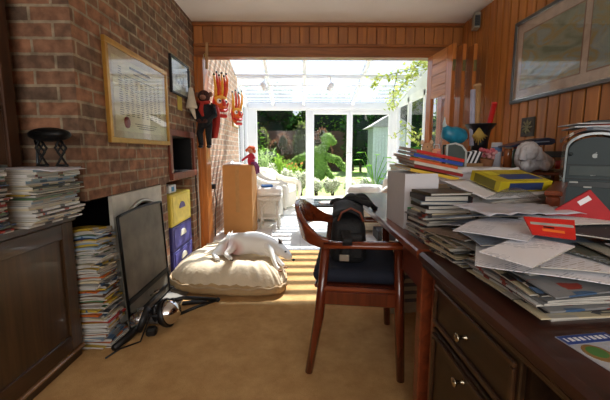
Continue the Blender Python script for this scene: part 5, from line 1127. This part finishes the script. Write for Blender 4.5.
b = B(); b.box((0,0,.014), (.06,.05,.028), WPAPER, bev=.003); tag(b.build('soap_box', None, (1.63, 2.02, DZ+.001+.237)), 'little white carton in the beige tray by the wall', 'box')

# ---------------------------------------------------------------- wall pictures right
t, W, H = pic_frame('large_framed_picture', 'large silver framed double picture on the panelled wall', 1.30, 2.68, 1.455, 2.065, .024, mat('#5c6264', .3, .6), x=XR-.001, d=.03, sgn=-1)
b = B(); b.span((-.008,-W/2+.02,-H/2+.02), (0,W/2-.02,H/2-.02), mat('#b9a89a', .9)); b.build('mat_board', t)
b = B()
for a, c in (((-.024,-W/2+.02,H/2-.030),(-.020,W/2-.02,H/2-.024)), ((-.024,-W/2+.02,-H/2+.024),(-.020,W/2-.02,-H/2+.030)), ((-.024,W/2-.030,-H/2+.03),(-.012,W/2-.024,H/2-.03))): b.span(a, c, CHROME)
b.build('silver_slip', t)
def art(y0, y1, z0, z1, seed):
    m, nt, bb = new_mat('watercolour'); L = nt.links; tc = N(nt, 'ShaderNodeTexCoord'); mp = N(nt, 'ShaderNodeMapping'); mp.inputs['Location'].default_value = (seed, seed*2, 0); mp.inputs['Rotation'].default_value = (.6, 0, 0); mp.inputs['Scale'].default_value = (1, 3, 7); L.new(tc.outputs['Object'], mp.inputs['Vector'])
    no = N(nt, 'ShaderNodeTexNoise'); no.inputs['Scale'].default_value = 1.3; no.inputs['Detail'].default_value = 5; no.inputs['Distortion'].default_value = 1; L.new(mp.outputs[0], no.inputs['Vector'])
    cr = N(nt, 'ShaderNodeValToRGB'); e = cr.color_ramp.elements; e[0].position = .3; e[0].color = srgb('#6f7a66'); e[1].position = .75; e[1].color = srgb('#a8a892')
    for p, c in ((.42, '#8c9484'), (.5, '#9a8a5e'), (.58, '#8a9896')): q = e.new(p); q.color = srgb(c)
    L.new(no.outputs[0], cr.inputs[0]); L.new(cr.outputs[0], bb.inputs['Base Color']); bb.inputs['Roughness'].default_value = .8
    f = B(); f.span((-.0095, y0-.008, z0-.008), (-.008, y1+.008, z1+.008), mat('#8a6e60', .8)); f.span((-.0105, y0, z0), (-.0095, y1, z1), m); f.build('artwork', t)
art(.06, W/2-.09, -H/2+.10, H/2-.10, 3); art(-W/2+.09, -.0, -H/2+.10, H/2-.10, 8)
t = thing('ornate_tile', 'small dark ornate carved tile hung low on the panelled wall', 'tile', (XR, 2.47, 1.265)); b = B(); b.span((-.012,-.07,-.07), (0,.07,.07), mat('#2f2a1e', .5), bev=.002); b.build('frame', t)
b = B(); TI = mat('#8a8464', .5)
for i in range(8):
    a = i*PI/4; b.tube([(-.014,.012*math.cos(a),.012*math.sin(a)), (-.018,.036*math.cos(a+.2),.036*math.sin(a+.2)), (-.014,.055*math.cos(a),.055*math.sin(a))], [.004,.008,.003], TI, n=6)
b.sph((-.014,0,0), (.006,.014,.014), TI, n=8); b.build('relief', t)

# ---------------------------------------------------------------- folded doors at the right of the opening
def leafdoor(label, x, y0, y1, rz, pivot):
    t = thing('folding_door', label, 'door', (x, pivot, 0), rz, group='folded wooden doors'); L0, L1 = y0-pivot, y1-pivot; s = .105
    for nm, a, c in (('stile', (0,L0,.01), (.035,L0+s,2.05)), ('stile', (0,L1-s,.01), (.035,L1,2.05))): b = B(); b.span(a, c, DOORWOOD, bev=.003); b.build(nm, t)
    b = B()
    for k in range(4): b.span((0,L0+s,1.62+k*.108), (.034,L1-s,1.62+k*.108+.105), wood('#a86a38', '#d8965c', 'y', .35), bev=.003)
    b.build('top_panel', t)
    b = B(); b.span((0,L0+s,.01), (.035,L1-s,.22), DOORWOOD, bev=.003); b.build('bottom_rail', t)
    b = B(); b.span((.014,L0+s,.22), (.020,L1-s,1.62), GL); b.build('pane', t)
    for z in (1.86, .3): b = B(); b.box((.0175,L0-.002,z), (.030,.006,.10), mat('#8a8258', .35, .8), bev=.002); b.cyl((.0175,L0-.006,z-.045), (.0175,L0-.006,z+.045), .006, mat('#8a8258', .35, .8), n=8); b.build('hinge', t)
leafdoor('folded wooden glazed door leaf, outermost nearest the opening', 1.375, 3.08, 3.565, R(5), 3.08)
leafdoor('folded wooden glazed door leaf, middle of the folded set', 1.475, 3.10, 3.58, R(2), 3.10)
leafdoor('folded wooden glazed door leaf against the panelled wall', 1.575, 3.10, 3.58, 0, 3.10)
t = thing('wall_speaker', 'small cream and black speaker box mounted high in the right corner', 'speaker', (1.665, 3.27, 2.30), -.25); b = B(); b.box((0,0,0), (.055,.10,.14), mat('#8f8877', .5), bev=.005); b.build('box', t)
b = B(); b.box((0,-.0515,-.005), (.045,.003,.095), BLACK, bev=.001)
for i in range(6): b.box((0,-.0535,-.04+.015*i), (.042,.001,.003), mat('#4a473e', .5))
b.build('grille', t)

# ================================================================= LIGHT
sc = bpy.context.scene
wd = bpy.data.worlds.new('World'); sc.world = wd; wd.use_nodes = True; nt = wd.node_tree; bg = nt.nodes['Background']; L = nt.links
tc = N(nt, 'ShaderNodeTexCoord'); sp = N(nt, 'ShaderNodeSeparateXYZ'); L.new(tc.outputs['Generated'], sp.inputs[0])
cr = N(nt, 'ShaderNodeValToRGB'); cr.color_ramp.elements[0].position = .0; cr.color_ramp.elements[0].color = (.86,.92,1,1); cr.color_ramp.elements[1].position = .9; cr.color_ramp.elements[1].color = (.50,.68,1,1)
L.new(sp.outputs[2], cr.inputs[0]); L.new(cr.outputs[0], bg.inputs[0]); bg.inputs[1].default_value = .62
sd = bpy.data.lights.new('sun', 'SUN'); sd.energy = 11.5; sd.angle = R(.6); sd.color = (1,.95,.86); so = bpy.data.objects.new('sun', sd); COL.objects.link(so)
so.rotation_euler = Vector((-.33, -1, -1.33)).to_track_quat('-Z', 'Y').to_euler()
ad = bpy.data.lights.new('rear_fill', 'AREA'); ad.shape = 'RECTANGLE'; ad.size = 2.5; ad.size_y = 1.25; ad.energy = 42; ad.color = (1,.97,.92)  # added fill light for the room, outside the unseen rear window
ao = bpy.data.objects.new('rear_fill', ad); COL.objects.link(ao); ao.location = (.1, -2.35, 1.55); ao.rotation_euler = (R(90), 0, 0)

# ================================================================= CAMERA
cd = bpy.data.cameras.new('camera'); co = bpy.data.objects.new('camera', cd); COL.objects.link(co); sc.camera = co
f = 330.; cd.sensor_width = 36; cd.lens = f*36/610; cd.shift_y = -6/610; cd.clip_start = .02; cd.clip_end = 200
co.location = (0, 0, 1.08); co.rotation_euler = (R(90)-math.atan(42/330), 0, -math.atan(5/330))
sc.view_settings.view_transform = 'Standard'; sc.view_settings.look = 'None'; sc.view_settings.gamma = 1; sc.view_settings.exposure = .55
try: sc.view_settings.use_curve_mapping = False
except Exception: pass
sc.cycles.use_denoising = True; sc.cycles.max_bounces = 10; sc.cycles.diffuse_bounces = 5; sc.cycles.transparent_max_bounces = 16; sc.cycles.sample_clamp_indirect = 6
